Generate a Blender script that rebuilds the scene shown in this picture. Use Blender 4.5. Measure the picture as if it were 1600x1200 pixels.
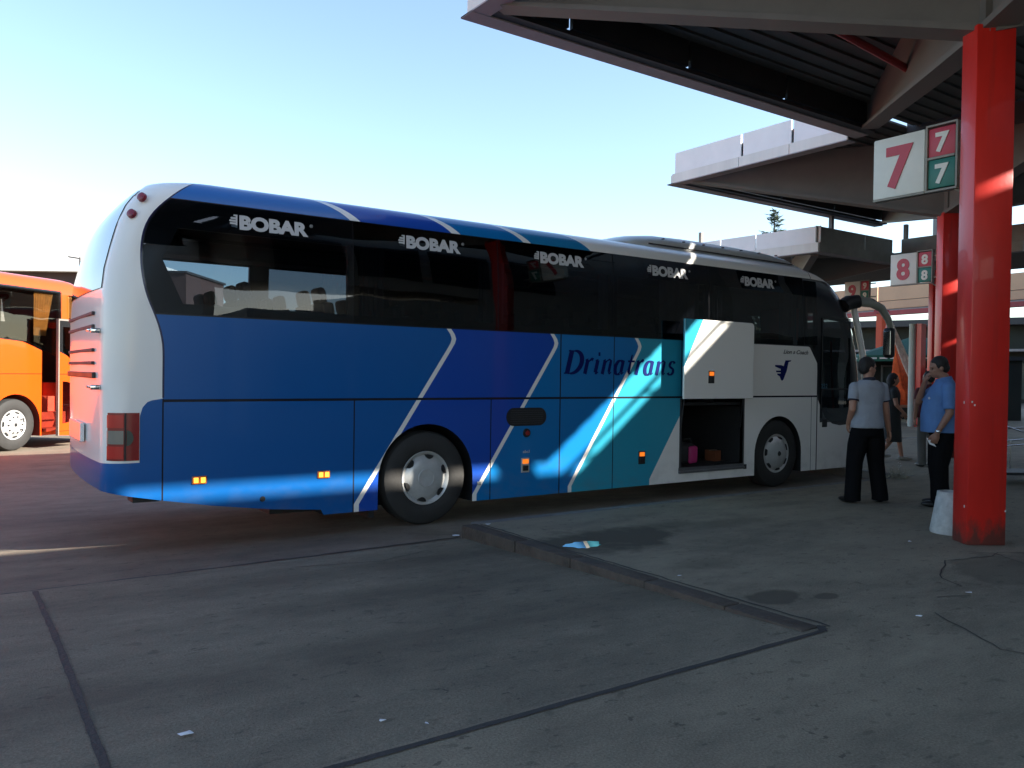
import bpy, bmesh, math, random
from mathutils import Vector, Matrix
R = math.radians
random.seed(7)
for o in list(bpy.data.objects): bpy.data.objects.remove(o)
scn = bpy.context.scene
col = scn.collection

# ------------------------------------------------------------------ camera
cam = bpy.data.cameras.new('camera'); co = bpy.data.objects.new('camera', cam); col.objects.link(co)
cam.sensor_width = 36; cam.lens = 36*1272.9/1600; cam.clip_end = 3000; cam.clip_start = .05
Fv = Vector((0.57038348, 0.82127784, -0.01286051)); Rv = Vector((0.82136703, -0.57022274, 0.01422079)); Uv = -Vector((0.00434586, -0.0186745, -0.99981617))
Mx = Matrix((Rv, Uv, -Fv)).transposed().to_4x4(); Mx.translation = Vector((-4.35585, -7.9432, 1.69691))
co.matrix_world = Mx
scn.camera = co
# ------------------------------------------------------------------ light
SUN = Vector((1.28, -1.40, 1.0)).normalized()
w = bpy.data.worlds.new('World'); scn.world = w; w.use_nodes = True
nt = w.node_tree; bg = nt.nodes['Background']
sky = nt.nodes.new('ShaderNodeTexSky'); sky.sky_type = 'NISHITA'; sky.sun_disc = False
sky.sun_elevation = math.asin(SUN.z); sky.sun_rotation = math.atan2(SUN.x, SUN.y)
sky.air_density = 1.0; sky.dust_density = .8; sky.ozone_density = 1.3
nt.links.new(sky.outputs[0], bg.inputs[0]); bg.inputs[1].default_value = .098
sl = bpy.data.lights.new('sun', 'SUN'); sl.energy = 5.0; sl.angle = R(.53); sl.color = (1, .93, .82)
so = bpy.data.objects.new('sun', sl); col.objects.link(so)
so.rotation_euler = SUN.to_track_quat('Z', 'Y').to_euler()
scn.view_settings.view_transform = 'Standard'; scn.view_settings.look = 'None'
scn.view_settings.exposure = 1.9; scn.view_settings.gamma = 1
scn.render.engine = 'CYCLES'
scn.cycles.max_bounces = 8; scn.cycles.diffuse_bounces = 4; scn.cycles.glossy_bounces = 4
scn.cycles.transparent_max_bounces = 16; scn.cycles.use_denoising = True
scn.cycles.caustics_reflective = False; scn.cycles.caustics_refractive = False

# ------------------------------------------------------------------ materials
def lin(r, g, b):
    f = lambda c: (c/255/12.92) if c/255 <= .04045 else ((c/255+.055)/1.055)**2.4
    return (f(r), f(g), f(b), 1)
MC = {}
def mat(name, c=(.5, .5, .5), rough=.5, metal=0, var=.12, vs=3., bump=0, bs=40., emit=None, coat=0, spec=.5, streak=False):
    if name in MC: return MC[name]
    m = bpy.data.materials.new(name); m.use_nodes = True; MC[name] = m
    t = m.node_tree; b = t.nodes['Principled BSDF']
    c = tuple(c[:3])+(1,)
    b.inputs['Base Color'].default_value = c
    b.inputs['Roughness'].default_value = rough; b.inputs['Metallic'].default_value = metal
    b.inputs['Coat Weight'].default_value = coat; b.inputs['Coat Roughness'].default_value = .04
    b.inputs['Specular IOR Level'].default_value = spec
    if emit: b.inputs['Emission Color'].default_value = tuple(emit[:3])+(1,); b.inputs['Emission Strength'].default_value = emit[3]
    tc = t.nodes.new('ShaderNodeTexCoord')
    if var:
        n = t.nodes.new('ShaderNodeTexNoise'); n.inputs['Scale'].default_value = vs; n.inputs['Detail'].default_value = 6; n.inputs['Roughness'].default_value = .65
        if streak:
            mp = t.nodes.new('ShaderNodeMapping'); mp.inputs['Scale'].default_value = (1, 1, .12)
            t.links.new(tc.outputs['Object'], mp.inputs[0]); t.links.new(mp.outputs[0], n.inputs['Vector'])
        else: t.links.new(tc.outputs['Object'], n.inputs['Vector'])
        r = t.nodes.new('ShaderNodeValToRGB'); e = r.color_ramp.elements
        e[0].position = .3; e[1].position = .72
        e[0].color = tuple(x*(1-var) for x in c[:3])+(1,); e[1].color = tuple(min(1, x*(1+var)) for x in c[:3])+(1,)
        t.links.new(n.outputs[0], r.inputs[0]); t.links.new(r.outputs[0], b.inputs['Base Color'])
        mr = t.nodes.new('ShaderNodeMapRange'); mr.inputs[3].default_value = max(0, rough*.8); mr.inputs[4].default_value = min(1, rough*1.25)
        t.links.new(n.outputs[0], mr.inputs[0]); t.links.new(mr.outputs[0], b.inputs['Roughness'])
    if bump:
        n2 = t.nodes.new('ShaderNodeTexNoise'); n2.inputs['Scale'].default_value = bs; n2.inputs['Detail'].default_value = 5
        t.links.new(tc.outputs['Object'], n2.inputs['Vector'])
        bp = t.nodes.new('ShaderNodeBump'); bp.inputs['Strength'].default_value = bump; bp.inputs['Distance'].default_value = .02
        t.links.new(n2.outputs[0], bp.inputs['Height']); t.links.new(bp.outputs[0], b.inputs['Normal'])
    return m

class NB:
    """little expression builder over shader math nodes"""
    def __init__(s, m): s.t = m.node_tree; s.tc = s.t.nodes.new('ShaderNodeTexCoord')
    def xyz(s, src='Object'):
        n = s.t.nodes.new('ShaderNodeSeparateXYZ'); s.t.links.new(s.tc.outputs[src], n.inputs[0]); return n.outputs
    def m(s, op, a, b=None, c=None):
        n = s.t.nodes.new('ShaderNodeMath'); n.operation = op
        for i, v in enumerate((a, b, c)):
            if v is None: continue
            if isinstance(v, (int, float)): n.inputs[i].default_value = v
            else: s.t.links.new(v, n.inputs[i])
        return n.outputs[0]
    def band(s, v, c, h): return s.m('LESS_THAN', s.m('ABSOLUTE', s.m('SUBTRACT', v, c)), h)
    def curve(s, v, pts, vlo, vhi, olo, ohi):
        r = s.t.nodes.new('ShaderNodeValToRGB'); e = r.color_ramp.elements
        f = lambda p: (p-vlo)/(vhi-vlo); g = lambda q: (q-olo)/(ohi-olo)
        while len(e) < len(pts): e.new(.5)
        for k, (p, q) in enumerate(pts): e[k].position = f(p); e[k].color = (g(q),)*3+(1,)
        mr = s.m('DIVIDE', s.m('SUBTRACT', v, vlo), vhi-vlo); s.t.links.new(mr, r.inputs[0])
        sp = s.t.nodes.new('ShaderNodeSeparateColor'); s.t.links.new(r.outputs[0], sp.inputs[0])
        return s.m('ADD', s.m('MULTIPLY', sp.outputs[0], ohi-olo), olo)
    def zones(s, v, lo, hi, stops):
        r = s.t.nodes.new('ShaderNodeValToRGB'); r.color_ramp.interpolation = 'CONSTANT'; e = r.color_ramp.elements
        while len(e) < len(stops): e.new(.5)
        for k, (p, c) in enumerate(stops): e[k].position = max(0, min(1, (p-lo)/(hi-lo))); e[k].color = tuple(c[:3])+(1,)
        s.t.links.new(s.m('DIVIDE', s.m('SUBTRACT', v, lo), hi-lo), r.inputs[0]); return r.outputs[0]
    def mix(s, f, a, b, typ='MIX'):
        n = s.t.nodes.new('ShaderNodeMix'); n.data_type = 'RGBA'; n.blend_type = typ
        for i, v in ((0, f), (6, a), (7, b)):
            if isinstance(v, (int, float)): n.inputs[i].default_value = v
            elif isinstance(v, tuple): n.inputs[i].default_value = tuple(v[:3])+(1,)
            else: s.t.links.new(v, n.inputs[i])
        return n.outputs[2]
    def noise(s, scale, det=5, rough=.6, mp=None, src='Object', dist=0):
        n = s.t.nodes.new('ShaderNodeTexNoise'); n.inputs['Scale'].default_value = scale; n.inputs['Detail'].default_value = det
        n.inputs['Roughness'].default_value = rough; n.inputs['Distortion'].default_value = dist
        v = s.tc.outputs[src]
        if mp:
            q = s.t.nodes.new('ShaderNodeMapping'); q.inputs['Scale'].default_value = mp[:3]
            if len(mp) > 3: q.inputs['Location'].default_value = mp[3:6]
            s.t.links.new(v, q.inputs[0]); v = q.outputs[0]
        s.t.links.new(v, n.inputs['Vector']); return n.outputs[0]
    def ramp(s, v, stops):
        r = s.t.nodes.new('ShaderNodeValToRGB'); e = r.color_ramp.elements
        while len(e) < len(stops): e.new(.5)
        for k, (p, c) in enumerate(stops):
            e[k].position = p; e[k].color = (c,)*3+(1,) if isinstance(c, (int, float)) else tuple(c[:3])+(1,)
        s.t.links.new(v, r.inputs[0]); return r.outputs[0]

def glass(name, tint, refl=1.0, ior=1.5, rough=0.0):
    if name in MC: return MC[name]
    m = bpy.data.materials.new(name); m.use_nodes = True; MC[name] = m; t = m.node_tree
    for n in list(t.nodes):
        if n.type != 'OUTPUT_MATERIAL': t.nodes.remove(n)
    out = [n for n in t.nodes if n.type == 'OUTPUT_MATERIAL'][0]
    tr = t.nodes.new('ShaderNodeBsdfTransparent'); tr.inputs[0].default_value = tuple(tint)+(1,)
    gl = t.nodes.new('ShaderNodeBsdfGlossy'); gl.inputs['Roughness'].default_value = rough; gl.inputs[0].default_value = (refl,)*3+(1,)
    fr = t.nodes.new('ShaderNodeFresnel'); fr.inputs[0].default_value = ior
    gm = t.nodes.new('ShaderNodeNewGeometry'); mi_ = t.nodes.new('ShaderNodeMapRange'); mi_.inputs[3].default_value = ior; mi_.inputs[4].default_value = 1/ior
    t.links.new(gm.outputs['Backfacing'], mi_.inputs[0]); t.links.new(mi_.outputs[0], fr.inputs[0])
    # gently wavy toughened glass
    tc = t.nodes.new('ShaderNodeTexCoord'); n = t.nodes.new('ShaderNodeTexNoise'); n.inputs['Scale'].default_value = 1.1; n.inputs['Detail'].default_value = 1
    t.links.new(tc.outputs['Object'], n.inputs['Vector'])
    bp = t.nodes.new('ShaderNodeBump'); bp.inputs['Strength'].default_value = .12; bp.inputs['Distance'].default_value = .05
    t.links.new(n.outputs[0], bp.inputs['Height']); t.links.new(bp.outputs[0], gl.inputs['Normal'])
    mx = t.nodes.new('ShaderNodeMixShader'); t.links.new(fr.outputs[0], mx.inputs[0]); t.links.new(tr.outputs[0], mx.inputs[1]); t.links.new(gl.outputs[0], mx.inputs[2])
    t.links.new(mx.outputs[0], out.inputs[0]); return m

# ------------------------------------------------------------------ mesh helpers
def newbm(): return bmesh.new()
def obj(name, bm, m=None, parent=None, smooth=None, loc=None, rot=None):
    me = bpy.data.meshes.new(name); bm.normal_update(); bm.to_mesh(me); bm.free()
    if m is not None:
        for mm in (m if isinstance(m, (list, tuple)) else [m]): me.materials.append(mm)
    if smooth is not None:
        me.polygons.foreach_set('use_smooth', [True]*len(me.polygons)); me.set_sharp_from_angle(angle=R(smooth))
    o = bpy.data.objects.new(name, me); col.objects.link(o)
    if parent is not None: o.parent = parent
    if loc: o.location = loc
    if rot: o.rotation_euler = rot
    return o
def thing(name, label, cat, loc=(0, 0, 0), rz=0, group=None):
    o = bpy.data.objects.new(name, None); col.objects.link(o); o.location = loc; o.rotation_euler = (0, 0, rz)
    o['label'] = label; o['category'] = cat
    if group: o['group'] = group
    return o
def tag(o, label, cat, group=None):
    o['label'] = label; o['category'] = cat
    if group: o['group'] = group
    return o
def struct(o): o['kind'] = 'structure'; return o
def box(bm, x0, x1, y0, y1, z0, z1, bev=0, mi=0, M=None):
    r = bmesh.ops.create_cube(bm, size=1)
    vs = r['verts']
    for v in vs: v.co = Vector(((x0+x1)/2+v.co.x*(x1-x0), (y0+y1)/2+v.co.y*(y1-y0), (z0+z1)/2+v.co.z*(z1-z0)))
    if M is not None:
        for v in vs: v.co = M @ v.co
    fs = list({f for v in vs for f in v.link_faces})
    for f in fs: f.material_index = mi
    if bev:
        es = list({e for v in vs for e in v.link_edges})
        bmesh.ops.bevel(bm, geom=es, offset=bev, segments=2, profile=.5, affect='EDGES')
    return bm
def prism(bm, pts, a0, a1, axis='y', mi=0):
    """extrude a 2D outline; axis is the extrusion axis"""
    def P(p, a):
        return {'y': (p[0], a, p[1]), 'x': (a, p[0], p[1]), 'z': (p[0], p[1], a)}[axis]
    A = [bm.verts.new(P(p, a0)) for p in pts]; B = [bm.verts.new(P(p, a1)) for p in pts]
    fs = [bm.faces.new(A), bm.faces.new(B[::-1])]
    for i in range(len(pts)):
        j = (i+1) % len(pts); fs.append(bm.faces.new((A[j], A[i], B[i], B[j])))
    for f in fs: f.material_index = mi
    bmesh.ops.recalc_face_normals(bm, faces=fs)
    return bm
def beam(bm, a, b, wd, h0, h1=None, up=Vector((0, 0, 1))):
    """box between two points, a and b at the middle of its bottom; heights may differ"""
    a = Vector(a); b = Vector(b); h1 = h0 if h1 is None else h1
    s = (b-a).cross(up).normalized()*wd/2
    V = [bm.verts.new(p) for p in (a-s, a+s, a+s+up*h0, a-s+up*h0, b-s, b+s, b+s+up*h1, b-s+up*h1)]
    fs = [bm.faces.new([V[i] for i in q]) for q in ((0, 1, 2, 3), (7, 6, 5, 4), (0, 4, 5, 1), (1, 5, 6, 2), (2, 6, 7, 3), (3, 7, 4, 0))]
    bmesh.ops.recalc_face_normals(bm, faces=fs); return bm
def tube(bm, pts, rad, seg=10, cap=True, flat=1.0):
    pts = [Vector(p) for p in pts]; rad = rad if isinstance(rad, (list, tuple)) else [rad]*len(pts)
    rings = []; u0 = None
    for i, p in enumerate(pts):
        d = (pts[min(i+1, len(pts)-1)]-pts[max(i-1, 0)]).normalized()
        if u0 is None: u0 = d.orthogonal().normalized()
        u0 = (u0-d*u0.dot(d)).normalized(); v = d.cross(u0)
        rings.append([bm.verts.new(p+(u0*math.cos(2*math.pi*k/seg)+v*math.sin(2*math.pi*k/seg)*flat)*rad[i]) for k in range(seg)])
    for a, b in zip(rings, rings[1:]):
        for k in range(seg): bm.faces.new((a[k], a[(k+1) % seg], b[(k+1) % seg], b[k]))
    if cap: bm.faces.new(rings[0][::-1]); bm.faces.new(rings[-1])
    return bm
def lathe(bm, prof, seg=32, axis='z', c=(0, 0, 0)):
    """prof: list of (radius, height)"""
    rings = []
    for r, h in prof:
        ring = []
        for k in range(seg):
            a = 2*math.pi*k/seg; x, y = r*math.cos(a), r*math.sin(a)
            p = {'z': (x, y, h), 'y': (x, h, y), 'x': (h, x, y)}[axis]
            ring.append(bm.verts.new(Vector(p)+Vector(c)))
        rings.append(ring)
    for a, b in zip(rings, rings[1:]):
        for k in range(seg): bm.faces.new((a[k], a[(k+1) % seg], b[(k+1) % seg], b[k]))
    bm.faces.new(rings[0][::-1]); bm.faces.new(rings[-1])
    bmesh.ops.recalc_face_normals(bm, faces=bm.faces[:])
    return bm
def apply_mods(o):
    dg = bpy.context.evaluated_depsgraph_get(); me = bpy.data.meshes.new_from_object(o.evaluated_get(dg), depsgraph=dg)
    o.modifiers.clear(); old = o.data; o.data = me; me.name = old.name; bpy.data.meshes.remove(old)
def cut(o, bm, m):
    c = obj('cutter', bm, m, o.parent)
    mo = o.modifiers.new('b', 'BOOLEAN'); mo.operation = 'DIFFERENCE'; mo.object = c; mo.solver = 'EXACT'; mo.material_mode = 'TRANSFER'
    apply_mods(o); me = c.data; bpy.data.objects.remove(c); bpy.data.meshes.remove(me)
def text(name, s, size, m, parent, loc, rot, bold=0, shear=0, ext=.002, sx=1, align='LEFT', space=1.0):
    cu = bpy.data.curves.new(name, 'FONT'); cu.body = s; cu.size = size; cu.offset = bold; cu.shear = shear; cu.extrude = ext; cu.align_x = align; cu.space_character = space
    cu.resolution_u = 4
    t = bpy.data.objects.new(name, cu); col.objects.link(t)
    dg = bpy.context.evaluated_depsgraph_get(); me = bpy.data.meshes.new_from_object(t.evaluated_get(dg))
    bpy.data.objects.remove(t); me.materials.clear(); me.materials.append(m)
    o = bpy.data.objects.new(name, me); col.objects.link(o); o.parent = parent
    o.location = loc; o.rotation_euler = rot; o.scale = (sx, 1, 1)
    return o
def remesh(o, vox, smooth_it=3):
    mo = o.modifiers.new('r', 'REMESH'); mo.mode = 'VOXEL'; mo.voxel_size = vox; mo.use_smooth_shade = True
    if smooth_it: sm = o.modifiers.new('s', 'SMOOTH'); sm.iterations = smooth_it; sm.factor = .5
    apply_mods(o)
def explode(o):
    """each loose piece of a mesh becomes an object of the same kind under the same parent"""
    bm = bmesh.new(); bm.from_mesh(o.data); seen = set(); isl = []
    for f in bm.faces:
        if f.index in seen: continue
        st = [f]; seen.add(f.index); I = []
        while st:
            g = st.pop(); I.append(g.index)
            for e in g.edges:
                for h in e.link_faces:
                    if h.index not in seen: seen.add(h.index); st.append(h)
        isl.append(set(I))
    bm.free()
    if len(isl) < 2: return
    src = o.data; base = o.name.split('.')[0]
    for n, I in enumerate(isl):
        b = bmesh.new(); b.from_mesh(src); b.faces.ensure_lookup_table(); bmesh.ops.delete(b, geom=[f for f in b.faces if f.index not in I], context='FACES')
        me = bpy.data.meshes.new(base); b.to_mesh(me); b.free()
        for m in src.materials: me.materials.append(m)
        if n == 0: o.data = me
        else: c = o.copy(); c.data = me; col.objects.link(c)
def copy_tree(o, parent=None):
    c = o.copy(); col.objects.link(c)
    if parent is not None: c.parent = parent; c.matrix_parent_inverse = o.matrix_parent_inverse.copy()
    for ch in o.children: copy_tree(ch, c)
    return c

# ------------------------------------------------------------------ ground
def ground_mat(name, base, dark, light, stains=(), scale=1., rough=.85, tracks=()):
    m = bpy.data.materials.new(name); m.use_nodes = True; b = m.node_tree.nodes['Principled BSDF']; s = NB(m)
    x, y, z = s.xyz()
    big = s.noise(.35*scale, 4, .55, (1, 1.6, 1)); mid = s.noise(2.2*scale, 6, .65, (1, 2.2, 1)); fine = s.noise(85, 3, .7); dots = s.noise(9, 3, .5, (1, 1.7, 1))
    v = s.m('ADD', s.m('MULTIPLY', big, .55), s.m('MULTIPLY', mid, .45))
    c = s.ramp(v, [(.32, dark), (.5, base), (.68, light)])
    g = s.ramp(fine, [(.3, .72), (.5, 1.0), (.72, 1.35)]); c = s.mix(1, c, g, 'MULTIPLY')
    d = s.ramp(dots, [(.62, 1.0), (.70, .62)]); c = s.mix(.8, c, d, 'MULTIPLY')
    wet = None
    for (sx, sy, rx, ry, k, soft) in stains:
        nz = s.noise(2.3, 4, .6, (1, 1, 1, sx*3, sy*2, 0))
        dx = s.m('DIVIDE', s.m('SUBTRACT', x, sx), rx); dy = s.m('DIVIDE', s.m('SUBTRACT', y, sy), ry)
        r = s.m('ADD', s.m('SQRT', s.m('ADD', s.m('MULTIPLY', dx, dx), s.m('MULTIPLY', dy, dy))), s.m('MULTIPLY', s.m('SUBTRACT', nz, .5), 1.5))
        f = s.ramp(r, [(max(0, 1-soft)*.5, 1.0), (.5+soft*.25, 0.0)]) if False else s.m('SMOOTH_MIN', 1.0, s.m('MAXIMUM', 0.0, s.m('DIVIDE', s.m('SUBTRACT', 1.0, r), soft)), .05)
        c = s.mix(s.m('MULTIPLY', f, k), c, tuple(q*.35 for q in base[:3]))
    tn = s.noise(1.1, 5, .7, (.25, 2.6, 1)); tn2 = s.noise(3.0, 4, .6)
    for (ty, tw, k) in tracks:   # rubber and oil left along the wheel paths
        q = s.m('MAXIMUM', 0, s.m('SUBTRACT', 1, s.m('DIVIDE', s.m('ABSOLUTE', s.m('ADD', s.m('SUBTRACT', y, ty), s.m('MULTIPLY', s.m('SUBTRACT', tn2, .5), .25))), tw)))
        c = s.mix(s.m('MULTIPLY', s.m('MULTIPLY', q, k), s.ramp(tn, [(.32, .15), (.62, 1.0)])), c, tuple(w_*.42 for w_ in base[:3]))
    dr = s.noise(4.2, 2, .5); dr2 = s.noise(21, 2, .5); dd_ = s.m('MULTIPLY', s.ramp(dr2, [(.66, 0), (.70, 1)]), s.ramp(dr, [(.5, 0), (.62, 1)])); c = s.mix(s.m('MULTIPLY', dd_, .75), c, tuple(w_*.35 for w_ in base[:3]))
    pal = s.noise(.9, 5, .7, (1, 1.5, 1, 9, 4, 0)); c = s.mix(s.m('MULTIPLY', s.ramp(pal, [(.55, 0), (.72, 1)]), .35), c, tuple(min(1, w_*1.6) for w_ in base[:3]))
    s.t.links.new(c, b.inputs['Base Color']); b.inputs['Roughness'].default_value = rough; b.inputs['Specular IOR Level'].default_value = .35
    bp = s.t.nodes.new('ShaderNodeBump'); bp.inputs['Strength'].default_value = .5; bp.inputs['Distance'].default_value = .01
    h = s.m('ADD', fine, s.m('MULTIPLY', mid, .8)); s.t.links.new(h, bp.inputs['Height']); s.t.links.new(bp.outputs[0], b.inputs['Normal'])
    return m
asphalt = ground_mat('asphalt', (.165, .135, .100), (.092, .077, .060), (.235, .195, .145), [(-3.0, 1.3, 1.6, .5, .45, .8), (1.2, .6, 1.8, .5, .55, .8), (-1.3, -.1, 1.2, .5, .4, .9), (5.8, .5, 1.5, .5, .5, .8)], tracks=[(.35, .35, .6), (2.2, .35, .6), (-.45, .25, .4)])
slabm = ground_mat('worn_concrete', (.186, .162, .116), (.120, .106, .078), (.246, .213, .152), [(-1.4, -2.6, 1.6, .4, .35, .9), (-2.6, -3.9, 1.2, .35, .3, .9), (-.8, -1.6, 1.0, .22, .35, .7)], scale=1.2, tracks=[(-1.55, .42, .65), (-3.55, .42, .65), (-2.5, .3, .35)])
pavem = ground_mat('pavement_asphalt', (.235, .200, .142), (.140, .121, .088), (.305, .262, .184),
    [(.80, -2.15, 1.0, .50, .97, .30), (3.0, -4.75, 1.0, .45, .55, .25), (.52, -4.28, .30, .17, .85, .18), (.85, -4.45, .12, .07, .8, .2), (1.7, -1.9, .7, .22, .55, .6), (2.5, -2.1, 1.0, .25, .45, .7), (.75, -3.3, .6, .25, .45, .7), (3.4, -4.7, .7, .35, .3, .8), (4.2, -1.6, .9, .2, .4, .7)], scale=1.1)
kerbm = mat('kerb_stone', (.070, .055, .042), .85, var=.45, vs=5, bump=.6, bs=30)
tarm = mat('joint_tar', (.045, .042, .038), .8, var=.3, vs=12, bump=.4)
bm = newbm(); bmesh.ops.create_grid(bm, x_segments=2, y_segments=2, size=900); g = struct(obj('road', bm, asphalt))
bm = newbm()   # loading bay slab rises gently towards the platform
gx, gy = 24, 10; V = [[bm.verts.new((-8.3+8.45*i/gx, -.86-4.02*j/gy, .006+.120*(j/gy)**1.15)) for i in range(gx+1)] for j in range(gy+1)]
for j in range(gy):
    for i in range(gx): bm.faces.new((V[j][i], V[j+1][i], V[j+1][i+1], V[j][i+1]))
struct(obj('bay_slab', bm, slabm))
pts = [(-8.3, -9.5), (-8.3, -4.885), (.15, -4.885), (.15, -.83), (8.58, -.83), (8.58, 3.82), (17., 3.82), (17., 8.47), (26, 8.47), (26, 13), (90, 13), (90, -60), (-8.3, -60)]
bm = newbm(); prism(bm, pts, -.2, .13, 'z'); struct(obj('pavement', bm, pavem))
bm = newbm(); box(bm, -60, -8.5, -60, -9.7, -.2, .12); struct(obj('bounce_ground', bm, mat('bounce_pale', (.42, .40, .36), .8, var=.1, vs=.5)))  # unseen pale ground added to bounce sunlight onto the coach side
# kerbs: stones along the bay end and along the bus lane
bm = newbm(); y = -.80
for k in range(5):
    L = [.95, .82, .9, .78, .62][k]; dx = random.uniform(-.008, .008)
    box(bm, .0+dx, .175+dx, y-L+.008, y, -.05, .136+random.uniform(-.003, .003), .012); y -= L
struct(obj('kerb', bm, kerbm, smooth=40))
bm = newbm(); x = .17
while x < 8.5:
    L = min(.98, 8.6-x); box(bm, x, x+L-.01, -.83, -.70, -.05, .134+random.uniform(-.002, .002), .01); x += L
y = -.70
while y < 3.7: box(bm, 8.46, 8.60, y, y+.97, -.05, .135, .01); y += .98
x = 8.6
while x < 17: box(bm, x, x+.97, 3.80, 3.93, -.05, .135, .01); x += .98
struct(obj('kerb', bm, mat('kerb_concrete', (.16, .155, .145), .85, var=.3, vs=6, bump=.4), smooth=40))
def ribbon(bm, pts, wd, z, jag=.3):
    L = []
    for (a, b) in zip(pts, pts[1:]):
        n = max(2, int((Vector(b)-Vector(a)).length/.09))
        for k in range(n): L.append(Vector(a).lerp(Vector(b), k/n))
    L.append(Vector(pts[-1])); prev = None
    for i, p in enumerate(L):
        d = (L[min(i+1, len(L)-1)]-L[max(i-1, 0)]).normalized(); s = Vector((-d.y, d.x)); q = p+s*random.uniform(-jag, jag)*wd
        ww = wd*random.uniform(.85, 1.12)/2; zz = z(q) if callable(z) else z
        a, b = bm.verts.new((q.x-s.x*ww, q.y-s.y*ww, zz)), bm.verts.new((q.x+s.x*ww, q.y+s.y*ww, zz))
        if prev: bm.faces.new((prev[0], prev[1], b, a))
        prev = (a, b)
bayz = lambda q: .011+.120*max(0, min(1, (-.86-q.y)/4.02))**1.15
bm = newbm(); ribbon(bm, [(-3.8, -.9), (-3.8, -2.4), (-3.84, -4.88)], .038, bayz, .08); ribbon(bm, [(-8.3, -.86), (-3.5, -.86), (-.9, -.80), (0, -.78)], .03, .006, .5)
ribbon(bm, [(.1, -4.93), (-2, -4.93), (-8.2, -4.93)], .04, .134, .05); ribbon(bm, [(.1, -4.93), (.19, -4.86)], .05, .134, .1)
ribbon(bm, [(.2, -.86), (.2, -2.6), (.23, -4.9)], .02, .134, .6)
struct(obj('expansion_joint', bm, tarm))
bm = newbm()
for p in ([(2.1, -4.62), (2.75, -4.32), (3.3, -4.45), (3.5, -4.4), (4.2, -4.85)], [(2.1, -4.62), (1.98, -4.85)], [(3.45, -4.4), (3.0, -5.1), (2.9, -5.9)], [(3.45, -4.4), (3.3, -4.25)], [(1.5, -4.9), (1.75, -5.0)], [(1.1, -5.1), (.7, -5.7), (.75, -5.9)],
          [(10, 2.5), (11, .5), (12, -1)], [(6.3, -1.9), (7.3, -2.9)], [(7.5, -.4), (8.8, -.9), (10.3, -.4)], [(-.4, -.3), (.1, -.75)], [(-1.9, -1.2), (-1.2, -1.4), (-.6, -1.2)]):
    ribbon(bm, p, .010, bayz if p[0][0] < 0 and p[0][1] < -.9 else (.008 if p[0][0] < .1 else .134), 1.2)
struct(obj('pavement_crack', bm, tarm))
# shallow puddle on the wet patch
bm = newbm(); c = bm.verts.new((.46, -2.2, .1345)); ring = [bm.verts.new((.46+(.19+.03*math.sin(3*a)+.015*math.sin(7*a))*math.cos(a)*1.0, -2.2+(.14+.02*math.sin(2*a+1)+.012*math.sin(9*a))*math.sin(a), .1345)) for a in [2*math.pi*k/40 for k in range(40)]]
for k in range(40): bm.faces.new((c, ring[k], ring[(k+1) % 40]))
struct(obj('puddle', bm, mat('puddle_water', (.01, .012, .012), .02, var=0, spec=1.0)))
# litter
paper = mat('paper_scrap', (.75, .76, .8), .7, var=.1)
spots = [((-3.5, -4.27), 'torn white paper scrap lying alone in the bay near its cross joint', .022), ((-2.73, -4.63), 'small white paper scrap near the long joint, farther from it than its neighbour', .016), ((-2.59, -4.77), 'small white paper scrap close against the long dark joint', .016),
         ((.23, -.95), 'white paper scrap on the top of the kerb corner', .025), ((-.02, -.72), 'white paper scrap on the road just off the kerb corner', .028), ((1.78, -4.98), 'thin white scrap on the broken pavement patch', .03), ((.9, -5.1), 'white crumb of paper on the open pavement', .018), ((3.25, -3.72), 'white crumb of litter in front of the concrete cone', .018), ((.35, -3.5), 'tiny white litter crumb beside the kerb', .016)]
for (x, y), lb, s in spots:
    bm = newbm(); zz = .139 if (x > .15 or y < -4.9) else bayz(Vector((x, y)))+.004 if y < -.86 else .006
    vs = [bm.verts.new((x+s*random.uniform(-1, 1)*1.0+s*.7*math.cos(a), y+s*.5*random.uniform(-1, 1)+s*.6*math.sin(a), zz+random.uniform(0, s*.5))) for a in (0, 1.2, 2.3, 3.4, 4.4, 5.4)]
    bmesh.ops.convex_hull(bm, input=vs); tag(obj('paper_scrap', bm, paper), lb, 'litter', 'paper scraps on the ground')

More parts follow.
